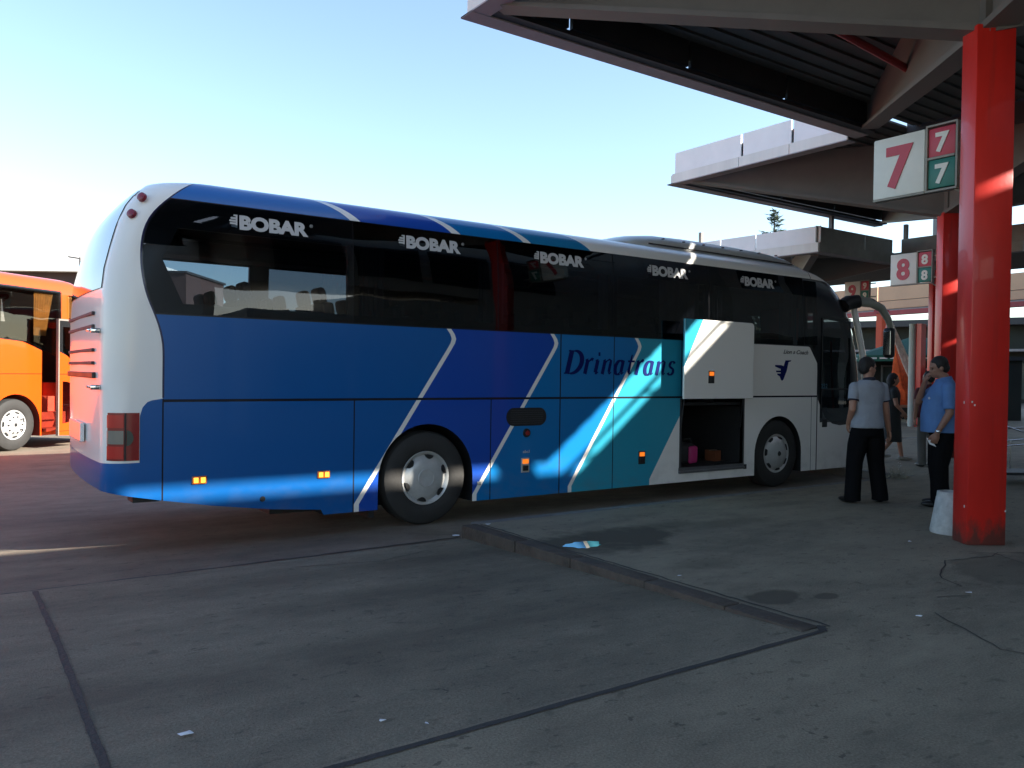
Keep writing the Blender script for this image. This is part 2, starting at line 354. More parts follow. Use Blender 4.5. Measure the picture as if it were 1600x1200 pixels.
# ------------------------------------------------------------------ canopies
panelm = mat('canopy_panel', (.84, .80, .78), .45, var=.08, vs=.8, bump=.05, bs=3)
bandm = mat('canopy_band', (.74, .70, .64), .5, var=.12, vs=1.5, streak=True)
trimm = mat('canopy_trim', (.30, .27, .27), .55, var=.15)
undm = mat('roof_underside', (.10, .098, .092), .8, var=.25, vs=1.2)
girdm = mat('girder_paint', (.145, .135, .125), .55, var=.15, vs=1.3, bump=.05)
redm = mat('red_paint', (.70, .022, .014), .36, var=.14, vs=1.7, bump=.06, bs=7, coat=.3)
redd = mat('red_brace', (.35, .03, .035), .5, var=.2)
darkm = mat('dark_steel', (.035, .034, .036), .5, var=.25)
PX, PY = 8.43, 4.67
def edge_panels(bmp, bmb, bmt, a, b, cuts, nrm, ztop=6.82):
    """fascia along the edge a-b; nrm points outwards; cuts are distances of the joints"""
    a = Vector((*a, 0)); b = Vector((*b, 0)); d = (b-a).normalized(); L = (b-a).length; n = Vector((*nrm, 0))
    cs = [0]+list(cuts)+[L]
    for c0, c1 in zip(cs, cs[1:]):
        if c0 == 0: c0 = .13 if nrm[0] else .10
        p = a+d*(c0+.03)-n*.13; q = a+d*(c1-.03)-n*.13
        beam(bmp, p+Vector((0, 0, 6.35)), q+Vector((0, 0, 6.35)), .03, ztop-6.35)
        p = a+d*(c0+.008)-n*.03; q = a+d*(c1-.008)-n*.03
        beam(bmb, p+Vector((0, 0, 6.115)), q+Vector((0, 0, 6.115)), .04, .205)
    zt_ = 6.095 if nrm[0] else 6.090; beam(bmt, a-n*.13+Vector((0, 0, zt_)), b-n*.13+Vector((0, 0, zt_)), .26, .018)
def canopy(x0, y0, label, full=True, roofs=None, pil=True, cl=(2.05, 3.3), cf=(1.62, 3.85, 6.1)):
    t = thing('platform_canopy', label, 'canopy', (0, 0, 0), 0, 'sawtooth canopies over the platforms')
    bp, bb, bt = newbm(), newbm(), newbm()
    edge_panels(bp, bb, bt, (x0, y0), (x0, y0-PY+.1), cl, (-1, 0))
    edge_panels(bp, bb, bt, (x0, y0), (x0+PX, y0), cf, (0, 1))
    obj('fascia_panels', bp, panelm, t); obj('fascia_band', bb, bandm, t); obj('soffit_trim', bt, trimm, t)
    # inner gutter, interrupted at the joints so that daylight shows through
    bg_ = newbm(); cs = [0]+list(cf)+[PX]
    box(bg_, x0+.18, x0+PX-.02, y0-.40, y0-.17, 6.113, 6.17)
    for c0, c1 in zip(cs, cs[1:]):
        box(bg_, x0+c0+(-.13 if c0 else .18), x0+c1-.19, y0-.36, y0-.30, 6.22, 6.62, M=None)
    obj('gutter', bg_, darkm, t)
    br = newbm()
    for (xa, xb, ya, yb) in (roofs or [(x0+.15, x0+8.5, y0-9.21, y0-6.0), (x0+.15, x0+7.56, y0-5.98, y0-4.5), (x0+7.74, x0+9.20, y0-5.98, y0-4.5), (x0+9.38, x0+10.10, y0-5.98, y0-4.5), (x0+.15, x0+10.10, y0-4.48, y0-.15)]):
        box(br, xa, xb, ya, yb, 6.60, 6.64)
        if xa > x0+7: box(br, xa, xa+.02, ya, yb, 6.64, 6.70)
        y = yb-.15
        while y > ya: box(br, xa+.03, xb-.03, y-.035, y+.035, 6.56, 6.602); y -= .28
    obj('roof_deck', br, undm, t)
    if pil:
        px, py = x0+2.95, y0-4.89
        bg2 = newbm()
        for (tx, ty) in ((x0+.25, y0-.42), (x0+8.2, y0-.42), (x0+1.0, y0-8.9), (x0+7.9, y0-8.9)):
            a = Vector((px, py, 4.98)); b = Vector((tx, ty, 6.12)); d = (b-a); d.z = 0; d.normalize()
            # lower flange, web, as a tapered cantilever
            s = beam(bg2, a, b, .30, .07, .05); beam(bg2, a+Vector((0, 0, .07)), b+Vector((0, 0, .05)), .10, 1.50, .40)
        obj('girder', bg2, girdm, t)
        bx = newbm(); tube(bx, [(px-1.2, py+2.2, 6.15), (px+2.75, py+2.35, 5.98)], .05, 8)
        obj('brace', bx, redd, t)
    return t
canopy(.87, .81, 'nearest platform canopy, roof over the red pillar with sign 7')
canopy(.87-PX, .81-PY, 'platform canopy overhead before the one that covers sign 7')
canopy(.87+PX, .81+PY+.07, 'second platform canopy, pale fascia panels above the front of the blue coach, over sign 8', roofs=[(9.45, 19.6, .82, 5.4), (11.05, 17.8, -3.65, .80)])
bm = newbm(); box(bm, 11.0, 11.04, -5.0, .80, 6.2, 7.36); obj('parapet_board', bm, darkm, bpy.data.objects['platform_canopy.002'])
bm = newbm()
for z in (6.95,): tube(bm, [(10.3, -11, z), (10.3, .7, z)], .035, 8)
for k in range(9): tube(bm, [(10.3, -10+1.15*k, 6.95), (10.85, -10+1.15*k+.5, 6.75)], .025, 6)
obj('shadow_rail', bm, darkm, bpy.data.objects['platform_canopy.002'])  # unseen rail and rungs added to cast thin shadow lines on the coach
# third canopy: seen from outside, its two-tier fascia has a corner over the coach roof
t = thing('platform_canopy', 'lower grey linking canopy with a corner over the coach roof, tucked under the second canopy', 'canopy', group='sawtooth canopies over the platforms')
bp, bb, bt, br = newbm(), newbm(), newbm(), newbm()
def band2(a, b, z0, zm, z1, cuts, nrm):
    a = Vector((*a, 0)); b = Vector((*b, 0)); d = (b-a).normalized(); L = (b-a).length; n = Vector((*nrm, 0)); cs = [0]+list(cuts)+[L]
    for c0, c1 in zip(cs, cs[1:]):
        beam(bp, a+d*(c0+.015)-n*.1+Vector((0, 0, zm+.02)), a+d*(c1-.015)-n*.1+Vector((0, 0, zm+.02)), .03, z1-zm-.02)
        beam(bb, a+d*(c0+.008)+Vector((0, 0, z0+.02)), a+d*(c1-.008)+Vector((0, 0, z0+.02)), .04, zm-z0-.02)
    z0 -= 0 if nrm[0] else .005
    beam(bt, a-n*.1+Vector((0, 0, z0)), b-n*.1+Vector((0, 0, z0)), .26, .018)
band2((14.46, 5.11), (13.98, 11.9), 5.0, 5.26, 5.71, (2.0, 3.2, 4.8), (-1, 0)); obj('fascia_panels', bp, panelm, t); obj('fascia_band', bb, bandm, t); bp, bb = newbm(), newbm()
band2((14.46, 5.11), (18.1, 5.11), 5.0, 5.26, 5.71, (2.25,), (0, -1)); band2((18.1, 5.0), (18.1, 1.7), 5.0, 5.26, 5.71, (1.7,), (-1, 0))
shadem = mat('shaded_fascia', (.26, .26, .23), .6, var=.2, vs=1.5)  # shade put into the colour: inner faces darker than the outer fascia
obj('inner_fascia', bp, shadem, t); obj('inner_band', bb, shadem, t); obj('soffit_trim', bt, trimm, t)
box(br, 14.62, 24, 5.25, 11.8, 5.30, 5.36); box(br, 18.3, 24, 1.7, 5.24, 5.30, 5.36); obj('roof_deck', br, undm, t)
bg2 = newbm(); beam(bg2, (16.6, 7.4, 4.35), (14.7, 5.4, 4.95), .2, .9, .3); beam(bg2, (16.6, 7.4, 4.35), (18.2, 5.3, 4.95), .2, .9, .3)
for q in ((15.3, 5.3), (18.3, 4.9), (14.8, 9.5)): box(bg2, q[0], q[0]+.1, q[1], q[1]+.1, 5.36, 6.15)
explode(obj('girder', bg2, girdm, t))
def worn_red():
    m = bpy.data.materials.new('worn_red_paint'); m.use_nodes = True; b = m.node_tree.nodes['Principled BSDF']; s = NB(m); x, y, z = s.xyz()
    n = s.noise(1.6, 5, .6, (1, 1, .35)); c = s.ramp(n, [(.3, (.52, .016, .010)), (.7, (.76, .026, .016))])
    k = s.noise(26, 4, .7, (1, 1, .6)); chip = s.m('MULTIPLY', s.ramp(k, [(.70, 0), (.73, 1)]), .7); c = s.mix(chip, c, (.30, .05, .035))
    g = s.noise(7, 5, .7, (1, 1, .5)); low = s.m('MAXIMUM', 0, s.m('SUBTRACT', s.m('MULTIPLY', g, .75), s.m('ADD', .10, s.m('MULTIPLY', z, 1.1)))); c = s.mix(s.m('MINIMUM', .85, s.m('MULTIPLY', low, 4)), c, (.07, .045, .035))
    st = s.noise(9, 3, .6, (1, 1, .05)); c = s.mix(s.m('MULTIPLY', s.ramp(st, [(.60, 0), (.75, 1)]), .35), c, (.22, .03, .02))
    s.t.links.new(c, b.inputs['Base Color']); b.inputs['Roughness'].default_value = .38; b.inputs['Coat Weight'].default_value = .2; b.inputs['Specular IOR Level'].default_value = .4
    bp_ = s.t.nodes.new('ShaderNodeBump'); bp_.inputs['Strength'].default_value = .25; bp_.inputs['Distance'].default_value = .01; s.t.links.new(s.m('ADD', s.noise(5, 3), s.m('MULTIPLY', k, .3)), bp_.inputs['Height']); s.t.links.new(bp_.outputs[0], b.inputs['Normal']); return m
wred = worn_red()
# red pillars (turned to the platform) and their number signs
PHI = math.atan2(-.57, .82)
def pillar(k, label):
    t = thing('red_pillar', label, 'pillar', (3.82+PX*k, -4.085+PY*k, .13), PHI, 'red steel pillars of the canopies')
    bm = newbm(); box(bm, -.185, .185, -.13, .13, 0, 4.92, .012); obj('shaft', bm, wred, t, smooth=40)
    bm = newbm(); box(bm, -.10, .10, -.11, .11, 4.915, 6.55); obj('cap', bm, girdm, t)
    bm = newbm()
    for (x, z) in ((-.16, 1.36), (-.135, 1.33), (.176, .33)): box(bm, x-.007, x+.007, -.1315, -.125, z-.009, z+.009)
    box(bm, -.1865, -.18, -.045, -.033, 1.34, 1.365); box(bm, -.1865, -.18, -.085, -.073, .35, .375); obj('chipped_paint', bm, mat('bare_spot', (.7, .66, .62), .7, var=.1), t)
    return t
pillar(0, 'big red steel pillar in front, beside the sign with number 7'); pillar(1, 'red steel pillar behind the first one, beside the sign with number 8'); pillar(2, 'far red steel pillar mostly hidden behind the nearer ones')
whitem = mat('sign_white', (.72, .72, .66), .45, var=.06, vs=4); pinkm = mat('sign_pink_red', (.50, .045, .075), .45, var=.08); greenm = mat('sign_green', (.012, .16, .12), .45, var=.1); framem = mat('sign_frame', (.26, .24, .20), .5, var=.25)
ivory = mat('sign_ivory', (.74, .72, .64), .5, var=.06)
def plat_sign(k, s, x, y, z0, label, sc=1.0, big=True):
    # sizes measured on the pillar
    # faces -x; local Y runs towards -y in the world
    t = thing('platform_sign', label, 'sign', (x, y, z0), 0, 'hanging platform number signs')
    W = .58*sc; H = .66*sc; w2 = .28*sc; T = .09
    if big:
        bm = newbm(); box(bm, 0, T, -W, 0, 0, H, .012); obj('number_panel', bm, whitem, t, smooth=40)
        text('number', s, .60*sc, pinkm, t, (-.004, -.5*W, .115*sc), (R(90), 0, R(-90)), bold=.022*sc, align='CENTER', ext=.008, sx=.95)
    for j, (m, z) in enumerate(((greenm, .015*sc), (pinkm, .345*sc))):
        bm = newbm(); box(bm, .01, T, -W-.035-w2, -W-.035, z, z+.30*sc, .01); o = obj('small_panel', bm, m, t, smooth=40); o['label'] = 'green panel' if j == 0 else 'red panel'
        text('small_number', s, .27*sc, ivory, t, (.006, -W-.035-w2*.5, z+.052*sc), (R(90), 0, R(-90)), bold=.010*sc, align='CENTER', ext=.006)
    bm = newbm(); f = .022
    box(bm, -.006, T+.004, -W-.02-w2-.04, -W-.012 if True else 0, -.022, -.002); box(bm, -.006, T+.004, -W-.02-w2-.04, -W-.012, .662*sc, .682*sc); box(bm, -.008, T+.004, -W-.032, -W-.010, -.002, .662*sc)
    box(bm, -.006, T+.004, -W-.02-w2-.045, -W-.02-w2-.025, -.002, .662*sc); box(bm, -.006, T+.004, -W-.035-w2, -W-.03, .318*sc, .342*sc)
    box(bm, .0, T+.004, -W, 0, -.022, -.002)
    obj('frame', bm, framem, t)
    bm = newbm(); tube(bm, [(T/2, -W-.3*sc, -.02), (T/2+.02, -W-.36*sc-.12, -.12)], .012, 6); tube(bm, [(T/2, -W-w2, .1), (T/2, -W-w2-.28, .1)], .02, 6); tube(bm, [(T/2, -W-w2, .55), (T/2, -W-w2-.28, .55)], .02, 6); explode(obj('bracket', bm, framem, t))
    return t
plat_sign(0, '7', 4.15, -2.72, 3.69, 'nearest platform sign with a big red number 7')
plat_sign(1, '8', 4.15+PX, -2.66+PY, 3.74, 'platform sign with a big red number 8 on the second red pillar')
plat_sign(2, '9', 21.4, 8.86, 4.38, 'small distant platform sign with number 9 above the coach mirror', sc=1.0)
# unseen hall added behind the platforms, slotted to shape shade, streaks and reflections
hallm = mat('hall_render', (.40, .40, .38), .8, var=.15, vs=.6); hallg = mat('hall_glass', (.03, .04, .05), .08, var=.1)
t = thing('shade_hall', 'long unseen hall added behind the platforms to shape shade and sun streaks', 'building')
bm = newbm(); bw = newbm()
for (xa, xb, yf) in ((.9, 11.0, -9.62), (11.0, 20, -5.0), (20, 34, -.4)):
    if xa == .9: box(bm, .62, .9, -45, -12.12, .1, 7.35)  # side wall added out of view to shade the foreground
    if xa == .9:   # strip left open so bright low sky mirrors in the coach windows
        box(bm, xa, xb, yf-2.5, yf, .1, 3.30); box(bm, xa, xb, yf-2.5, yf, 4.18, 7.35)
        box(bm, 3.5, 7.0, yf-2.5, yf, 3.30, 3.86); box(bm, 7.0, xb, yf-2.5, yf, 3.30, 4.18)
    elif xa == 11.0: box(bm, xa, xa+.3, -12.1, yf-2.52, .1, 7.35); box(bm, xa, 17.0, yf-2.5, yf, .1, 7.35); box(bm, 17.0, xb, yf-.25, yf, .1, 5.95); box(bm, 17.0, xb, yf-.25, yf, 6.55, 7.35)  # slot shaped to pass a sun streak onto the second pillar
    else: box(bm, xa, xa+.3, -7.48, yf-2.52, .1, 7.35); box(bm, xa, xb, yf-2.5, yf, .1, 7.35)
    x = xa+.6
    while x < xb-1.9:
        for z0, z1 in ((.9, 2.9), (4.6, 6.3)): box(bw, x, x+1.7, yf-.05, yf+.02, z0, z1)
        x += 2.0
obj('wall', bm, hallm, t); explode(obj('window', bw, hallg, t))
t = thing('shade_tower', 'tall unseen block added to shade the far canopies', 'building'); bm = newbm(); box(bm, 35, 100, -40, -7, 0, 19.5); obj('wall', bm, hallm, t)  # tower out of view, added to keep sun off the far canopies
bw = newbm()
for z in range(6): box(bw, 35.5, 99.5, -7.1, -6.96, 1.5+3*z, 3.2+3*z)
explode(obj('window', bw, hallg, t))
# ------------------------------------------------------------------ coaches
def interp(t, x):
    if x <= t[0][0]: return t[0][1]
    for (a, p), (b, q) in zip(t, t[1:]):
        if x <= b: return p+(q-p)*(x-a)/(b-a)
    return t[-1][1]
def coach_shell(levels, W, rr=.22, rf=.5, bulge=.05, bow=.10, grow=0.0, ns=10):
    """levels: (z, x rear, x front, side inset). One closed surface, y from 0 to W."""
    bm = newbm(); rings = []
    for (z, xr, xf, ins) in levels:
        xr -= grow; xf += grow; y0 = ins-grow; y1 = W-ins+grow
        r1 = min(rr+ins*.6, (y1-y0)/2.05); r2 = min(rf+ins*.5, (y1-y0)/2.05); P = []
        def fx(y): q = (y-W/2)/(W/2); return q*q
        # near side, rear -> front
        n = 8
        for k in range(n+1):
            a = math.pi+math.pi/2*k/n; P.append((xr+r1+r1*math.cos(a), y0+r1+r1*math.sin(a)))
        for k in range(1, ns): P.append((xr+r1+(xf-r2-xr-r1)*k/ns, y0))
        for k in range(n+1):
            a = -math.pi/2+math.pi/2*k/n; P.append((xf-r2+r2*math.cos(a), y0+r2+r2*math.sin(a)))
        m = 6
        for k in range(1, m): P.append((xf, y0+r2+(y1-y0-2*r2)*k/m))
        for k in range(n+1):
            a = math.pi/2*k/n; P.append((xf-r2+r2*math.cos(a), y1-r2+r2*math.sin(a)))
        for k in range(1, ns): P.append((xf-r2-(xf-r2-xr-r1)*k/ns, y1))
        for k in range(n+1):
            a = math.pi/2+math.pi/2*k/n; P.append((xr+r1+r1*math.cos(a), y1-r1+r1*math.sin(a)))
        for k in range(1, m): P.append((xr, y1-r1-(y1-y0-2*r1)*k/m))
        ring = []
        for (x, y) in P:
            if x > xf-r2-.01: x += bow*(1-fx(y))
            if x < xr+r1+.01: x -= bulge*(1-fx(y))
            ring.append(bm.verts.new((x, y, z)))
        rings.append(ring)
    N = len(rings[0])
    for a, b in zip(rings, rings[1:]):
        for k in range(N): bm.faces.new((a[k], a[(k+1) % N], b[(k+1) % N], b[k]))
    bm.faces.new(rings[0][::-1]); bm.faces.new(rings[-1])
    return bm
XR = [(.22, -2.95), (.5, -3.16), (.6, -3.2), (2.0, -3.21), (2.3, -3.205), (2.6, -3.17), (2.85, -3.11), (3.05, -3.05), (3.2, -2.98), (3.34, -2.88), (3.45, -2.76), (3.5, -2.64), (3.53, -2.45), (3.55, -2.1)]
XF = [(.22, 8.35), (.4, 8.5), (.6, 8.58), (1.0, 8.62), (1.5, 8.60), (2.0, 8.53), (2.5, 8.38), (2.8, 8.24), (3.05, 8.04), (3.2, 7.86), (3.34, 7.6), (3.45, 7.28), (3.5, 7.05), (3.53, 6.8), (3.55, 6.3)]
INS = [(2.2, 0), (2.5, .004), (2.8, .014), (3.05, .030), (3.27, .055), (3.31, .068), (3.36, .095), (3.40, .13), (3.44, .18), (3.47, .24), (3.50, .33), (3.53, .5), (3.55, .75)]
ZL = [.22, .3, .4, .5, .6, .8, 1.0, 1.4, 1.8, 2.2, 2.4, 2.6, 2.8, 2.95, 3.05, 3.15, 3.2, 3.27, 3.31, 3.36, 3.40, 3.44, 3.47, 3.50, 3.53, 3.55]
LEV = [(z, interp(XR, z), interp(XF, z), interp(INS, z)) for z in ZL]
W = 2.55
def sidey(z): return interp(INS, z)
GX0 = [(1.80, -2.73), (1.92, -2.735), (2.07, -2.765), (2.2, -2.81), (2.34, -2.865), (2.5, -2.905), (2.7, -2.925), (2.92, -2.905), (3.1, -2.83), (3.27, -2.68), (3.42, -2.50), (3.55, -2.3)]
def cr(P, n):
    out = []
    for k in range(n):
        z = P[0][0]+(P[-1][0]-P[0][0])*k/(n-1); i = max(j for j in range(len(P)-1) if P[j][0] <= z+1e-9 or j == 0); (a, p), (b, q) = P[i], P[i+1]; t = (z-a)/(b-a)
        m0 = (q-P[max(i-1, 0)][1])/(b-P[max(i-1, 0)][0])*(b-a); j2 = min(i+2, len(P)-1); m1 = (P[j2][1]-p)/(P[j2][0]-a)*(b-a)
        out.append((z, (2*t**3-3*t*t+1)*p+(t**3-2*t*t+t)*m0+(-2*t**3+3*t*t)*q+(t**3-t*t)*m1))
    return out
GX = cr(GX0, 30)
# livery: every colour here is paint on the panels
BL0 = (.005, .092, .31); BL1 = (.009, .062, .35); BL2 = (.005, .150, .40); BL3 = (.028, .30, .43); WH = (.82, .80, .76); STR = (.78, .76, .72); INK = (.006, .006, .008)
def livery():
    m = bpy.data.materials.new('coach_livery'); m.use_nodes = True; b = m.node_tree.nodes['Principled BSDF']; s = NB(m)
    x, y, z = s.xyz()
    sz = s.curve(z, [(.3, 0), (1.95, 1.10), (2.03, 1.15), (2.08, 1.165), (2.13, 1.145), (2.2, 1.09), (2.6, 1.0)], 0, 4, 0, 2)
    u = s.m('SUBTRACT', x, sz)
    low = s.zones(u, -5, 10, [(-5, BL0), (-.885, STR), (-.80, BL1), (.585, STR), (.67, BL2), (1.99, STR), (2.075, BL3), (3.38, WH)])
    u2 = s.m('ADD', x, s.m('MULTIPLY', s.m('SUBTRACT', z, 3.28), s.m('ADD', 1.1, s.m('MULTIPLY', s.m('SUBTRACT', z, 3.28), 3.))))
    R0 = tuple(q*1.25 for q in BL0); 
    top = s.zones(u2, -5, 10, [(-5, R0), (-.93, STR), (-.81, BL1), (.30, STR), (.41, BL2), (1.32, STR), (1.43, (.012, .19, .40)), (2.38, WH)])
    c = s.mix(s.m('GREATER_THAN', z, 2.7), low, top)
    gx = s.curve(z, GX, 0, 4, -4, 0)
    # rear quarter: white, except the blue lower corner
    gl = s.curve(z, [(.83, -4), (.835, -2.92), (1.26, -2.92), (1.34, -2.90), (1.39, -2.86), (1.415, -2.80), (1.42, -2.73), (1.8, -2.73)], 0, 4, -4, 0)
    hi = s.m('GREATER_THAN', z, 1.8)
    g = s.m('ADD', s.m('MULTIPLY', hi, gx), s.m('MULTIPLY', s.m('SUBTRACT', 1, hi), gl))
    wm = s.m('MULTIPLY', s.m('LESS_THAN', x, g), s.m('GREATER_THAN', z, .833))
    c = s.mix(wm, c, WH)
    # dark edge line of the sweep
    edge = s.m('MULTIPLY', s.band(x, s.m('ADD', g, .006), .009), s.m('MULTIPLY', s.m('GREATER_THAN', z, 1.43), s.m('LESS_THAN', z, 3.6)))
    edge = s.m('MULTIPLY', edge, s.m('LESS_THAN', x, -2.2)); c = s.mix(edge, c, (.01, .01, .05))
    # window band
    zl = s.curve(x, [(6.905, 2.19), (7.12, 1.92), (7.14, 1.36), (7.34, 1.06), (7.55, .95), (7.75, .92), (8.1, .94), (9, 1.05)], 0, 10, 0, 4)
    zt = s.curve(x, [(7.0, 3.275), (7.5, 3.25), (7.8, 3.18), (8.1, 3.06), (8.4, 2.95)], 0, 10, 0, 4)
    bk = s.m('MULTIPLY', s.m('MULTIPLY', s.m('GREATER_THAN', z, zl), s.m('LESS_THAN', z, zt)), s.m('GREATER_THAN', x, s.m('ADD', gx, .012)))
    c = s.mix(bk, c, INK)
    # panel joints
    ln = s.m('MULTIPLY', s.band(z, 1.402, .013), s.m('MULTIPLY', s.m('GREATER_THAN', x, -2.73), s.m('LESS_THAN', x, 7.13)))
    def vl(xx, z0, z1, h=.007): return s.m('MULTIPLY', s.band(x, xx, h), s.m('MULTIPLY', s.m('GREATER_THAN', z, z0), s.m('LESS_THAN', z, z1)))
    for a in ((-2.725, 0, 1.42), (-.845, 0, 1.4), (.868, 0, 1.4), (1.89, 0, 2.19, .009), (2.77, 0, 2.19), (7.13, 0, 1.9, .012), (6.98, .2, 1.4, .005), (4.02, 1.4, 2.19), (5.5, 1.4, 2.19)): ln = s.m('MAXIMUM', ln, vl(*a))
    rl = s.m('MULTIPLY', s.band(x, 6.98, .006), s.m('GREATER_THAN', z, 3.28)); ln = s.m('MAXIMUM', ln, rl)
    c = s.mix(ln, c, (.008, .008, .014))
    # road dust low down
    d = s.noise(3.5, 5, .6, (1, 1, 1.6)); dz = s.m('MULTIPLY', s.ramp(d, [(.45, 0), (.75, 1)]), s.m('MAXIMUM', 0, s.m('MULTIPLY', s.m('SUBTRACT', .75, z), .55)))
    c = s.mix(dz, c, (.16, .15, .14))
    s.t.links.new(c, b.inputs['Base Color'])
    s.t.links.new(s.m('ADD', .28, s.m('MULTIPLY', ln, .6)), b.inputs['Roughness'])
    b.inputs['Coat Weight'].default_value = .45; b.inputs['Coat Roughness'].default_value = .06; b.inputs['Specular IOR Level'].default_value = .25
    n1 = s.noise(.8, 2, .5)
    h = s.m('SUBTRACT', s.m('MULTIPLY', n1, .5), s.m('MULTIPLY', ln, .5))
    bp = s.t.nodes.new('ShaderNodeBump'); bp.inputs['Strength'].default_value = .16; bp.inputs['Distance'].default_value = .02
    s.t.links.new(h, bp.inputs['Height']); s.t.links.new(bp.outputs[0], b.inputs['Normal']); s.t.links.new(bp.outputs[0], b.inputs['Coat Normal'])
    return m
LIV = livery()
blackm = mat('black_plastic', (.012, .012, .013), .45, var=.2)
cabm = mat('cabin_lining', (.020, .021, .024), .8, var=.2)
seatm = mat('seat_cloth', (.018, .020, .030), .85, var=.3, vs=9)
whp = mat('white_paint', (.72, .71, .69), .22, var=.03, coat=.5)
chrome = mat('chrome', (.7, .7, .7), .15, metal=1, var=.05)
rimm = mat('wheel_silver', (.50, .50, .49), .33, metal=.35, var=.12, vs=8)
tyrem = mat('tyre_rubber', (.022, .021, .020), .75, var=.25, vs=6, bump=.15)
redl = mat('red_lens', (.45, .008, .006), .25, var=.1); ambl = mat('amber_lens', (.85, .22, .02), .2, var=.1, emit=(1, .35, .04, .9)); ambo = mat('orange_lens', (.85, .17, .02), .2, var=.1, emit=(1, .22, .02, .25)); clrl = mat('clear_lens', (.20, .19, .16), .15, var=.1)
tint = glass('tinted_glass', (.34, .40, .45)); tint2 = glass('dark_tinted_glass', (.10, .11, .13)); clearg = glass('windscreen_glass', (.62, .68, .64))
coach = thing('touring_coach', 'long blue and white touring coach parked along the platform with its side luggage hatch raised', 'coach')
body = obj('body', coach_shell(LEV, W), LIV, coach)
# inside of the shell
bm = newbm(); inner = [(z, interp(XR, z)+.24, interp(XF, z)-.10, interp(INS, z)+.05) for z in (1.25, 1.6, 2.2, 2.8, 3.05, 3.2, 3.30)]
bm.free(); bm = coach_shell(inner, W, rr=.2, rf=.45); bmesh.ops.recalc_face_normals(bm, faces=bm.faces[:]); cut(body, bm, cabm)
def side_cut(pts, y0, y1, m=blackm): bm = newbm(); prism(bm, pts, y0, y1, 'y'); cut(body, bm, m)
side_cut([(-2.56, 2.30), (-.93, 2.28), (-.93, 3.0), (-2.6, 3.0), (-2.74, 2.7)], -.1, .3)
for a, b_ in ((-.80, .88), (1.0, 2.70), (2.82, 4.50), (4.64, 6.70)): side_cut([(a, 2.28), (b_, 2.28), (b_, 3.0), (a, 3.0)], -.1, .3)
side_cut([(-2.56, 2.30), (-1.2, 2.28), (-1.2, 3.0), (-2.6, 3.0)], W-.3, W+.1)
for a, b_ in ((-.95, .25),): side_cut([(a, 2.28), (b_, 2.28), (b_, 3.0), (a, 3.0)], W-.3, W+.1)
side_cut([(6.85, 2.28), (7.06, 2.1), (7.06, 3.0), (6.85, 3.0)], -.1, .3)
side_cut([(7.24, 1.42), (7.42, 1.14), (7.62, 1.03), (7.92, 1.0), (8.0, 1.1), (7.98, 2.62), (7.24, 2.66)], -.1, .4)
bm = newbm(); prism(bm, [(.32, 1.15), (W-.32, 1.15), (W-.34, 2.85), (.34, 2.85)], 8.0, 9.2, 'x'); cut(body, bm, blackm)
bm = newbm(); box(bm, 4.02, 5.33, -.1, 2.2, .42, 1.385); cut(body, bm, mat('luggage_bay_lining', (.008, .008, .009), .8, var=.3, vs=5))
def arch(cx, r, zt, yy, x1=None):
    pts = [(cx-r, -.2)]+[(cx+r*math.cos(a)*1.0, .52+(zt-.52)*math.sin(a)) for a in [math.pi-math.pi*k/22 for k in range(23)]]+[(cx+r, -.2)]
    bm = newbm(); prism(bm, pts, *yy, 'y'); cut(body, bm, blackm)
arch(.03, .595, 1.125, (-.2, .95)); arch(6.17, .565, 1.10, (-.2, .75)); arch(.03, .6, 1.12, (W-.9, W+.2)); arch(6.17, .565, 1.10, (W-.75, W+.2))
bm = newbm(); prism(bm, [(-4, -.1), (-4, .70), (-3.21, .585), (-2.72, .485), (-2.29, .405), (-1.74, .325), (-1.2, .275), (-1.0, -.1)], -.3, W+.3, 'y'); cut(body, bm, blackm)
me = body.data; me.polygons.foreach_set('use_smooth', [True]*len(me.polygons)); me.set_sharp_from_angle(angle=R(24))
# side panes: thin sheets that follow the side, just proud of the body
def pane(name, x0, x1, z0, z1, m, far=False, par=coach, lip=.006):
    bm = newbm(); zs = [z0+(z1-z0)*k/10 for k in range(11)]; rows = []
    for z in zs:
        a = x0(z) if callable(x0) else x0; b = x1(z) if callable(x1) else x1
        y = sidey(z)-lip if not far else W-sidey(z)+lip
        rows.append([bm.verts.new((a+(b-a)*k/4, y, z)) for k in range(5)])
    for r, q in zip(rows, rows[1:]):
        for k in range(4):
            f = (r[k], r[k+1], q[k+1], q[k]); bm.faces.new(f if not far else f[::-1])
    o = obj(name, bm, m, par, smooth=60); return o
gxz = lambda z: interp(GX, z)+.02
panes = [(gxz, -.878), (-.862, .942), (.958, 2.742), (2.758, 4.560), (4.576, 6.752), (6.768, 7.10)]
for i, (a, b_) in enumerate(panes):
    z0, z1 = (2.205, 3.268) if i < 5 else (2.22, 3.24)
    pane('side_window', a, b_, z0, z1, tint if i == 0 else tint2)
for i, (a, b_) in enumerate(((-2.66, -1.1), (-1.08, .36), (.38, 1.99), (2.01, 3.69), (3.71, 5.39), (5.41, 6.9))): pane('side_window', a, b_, 2.205, 3.1, tint if i == 0 else tint2, True)
# windscreen: the part of a slightly larger shell that faces forwards
LEV2 = [(z, interp(XR, z), interp(XF, z), interp(INS, z)) for z in (1.02, 1.2, 1.5, 1.8, 2.1, 2.4, 2.7, 2.95)]
bm = coach_shell(LEV2, W, grow=.008); kill = [f for f in bm.faces if len(f.verts) > 4 or not (f.calc_center_median().x > 8.02 and f.calc_center_median().y > .05)]
bmesh.ops.delete(bm, geom=kill, context='FACES'); obj('windscreen', bm, clearg, coach, smooth=50)
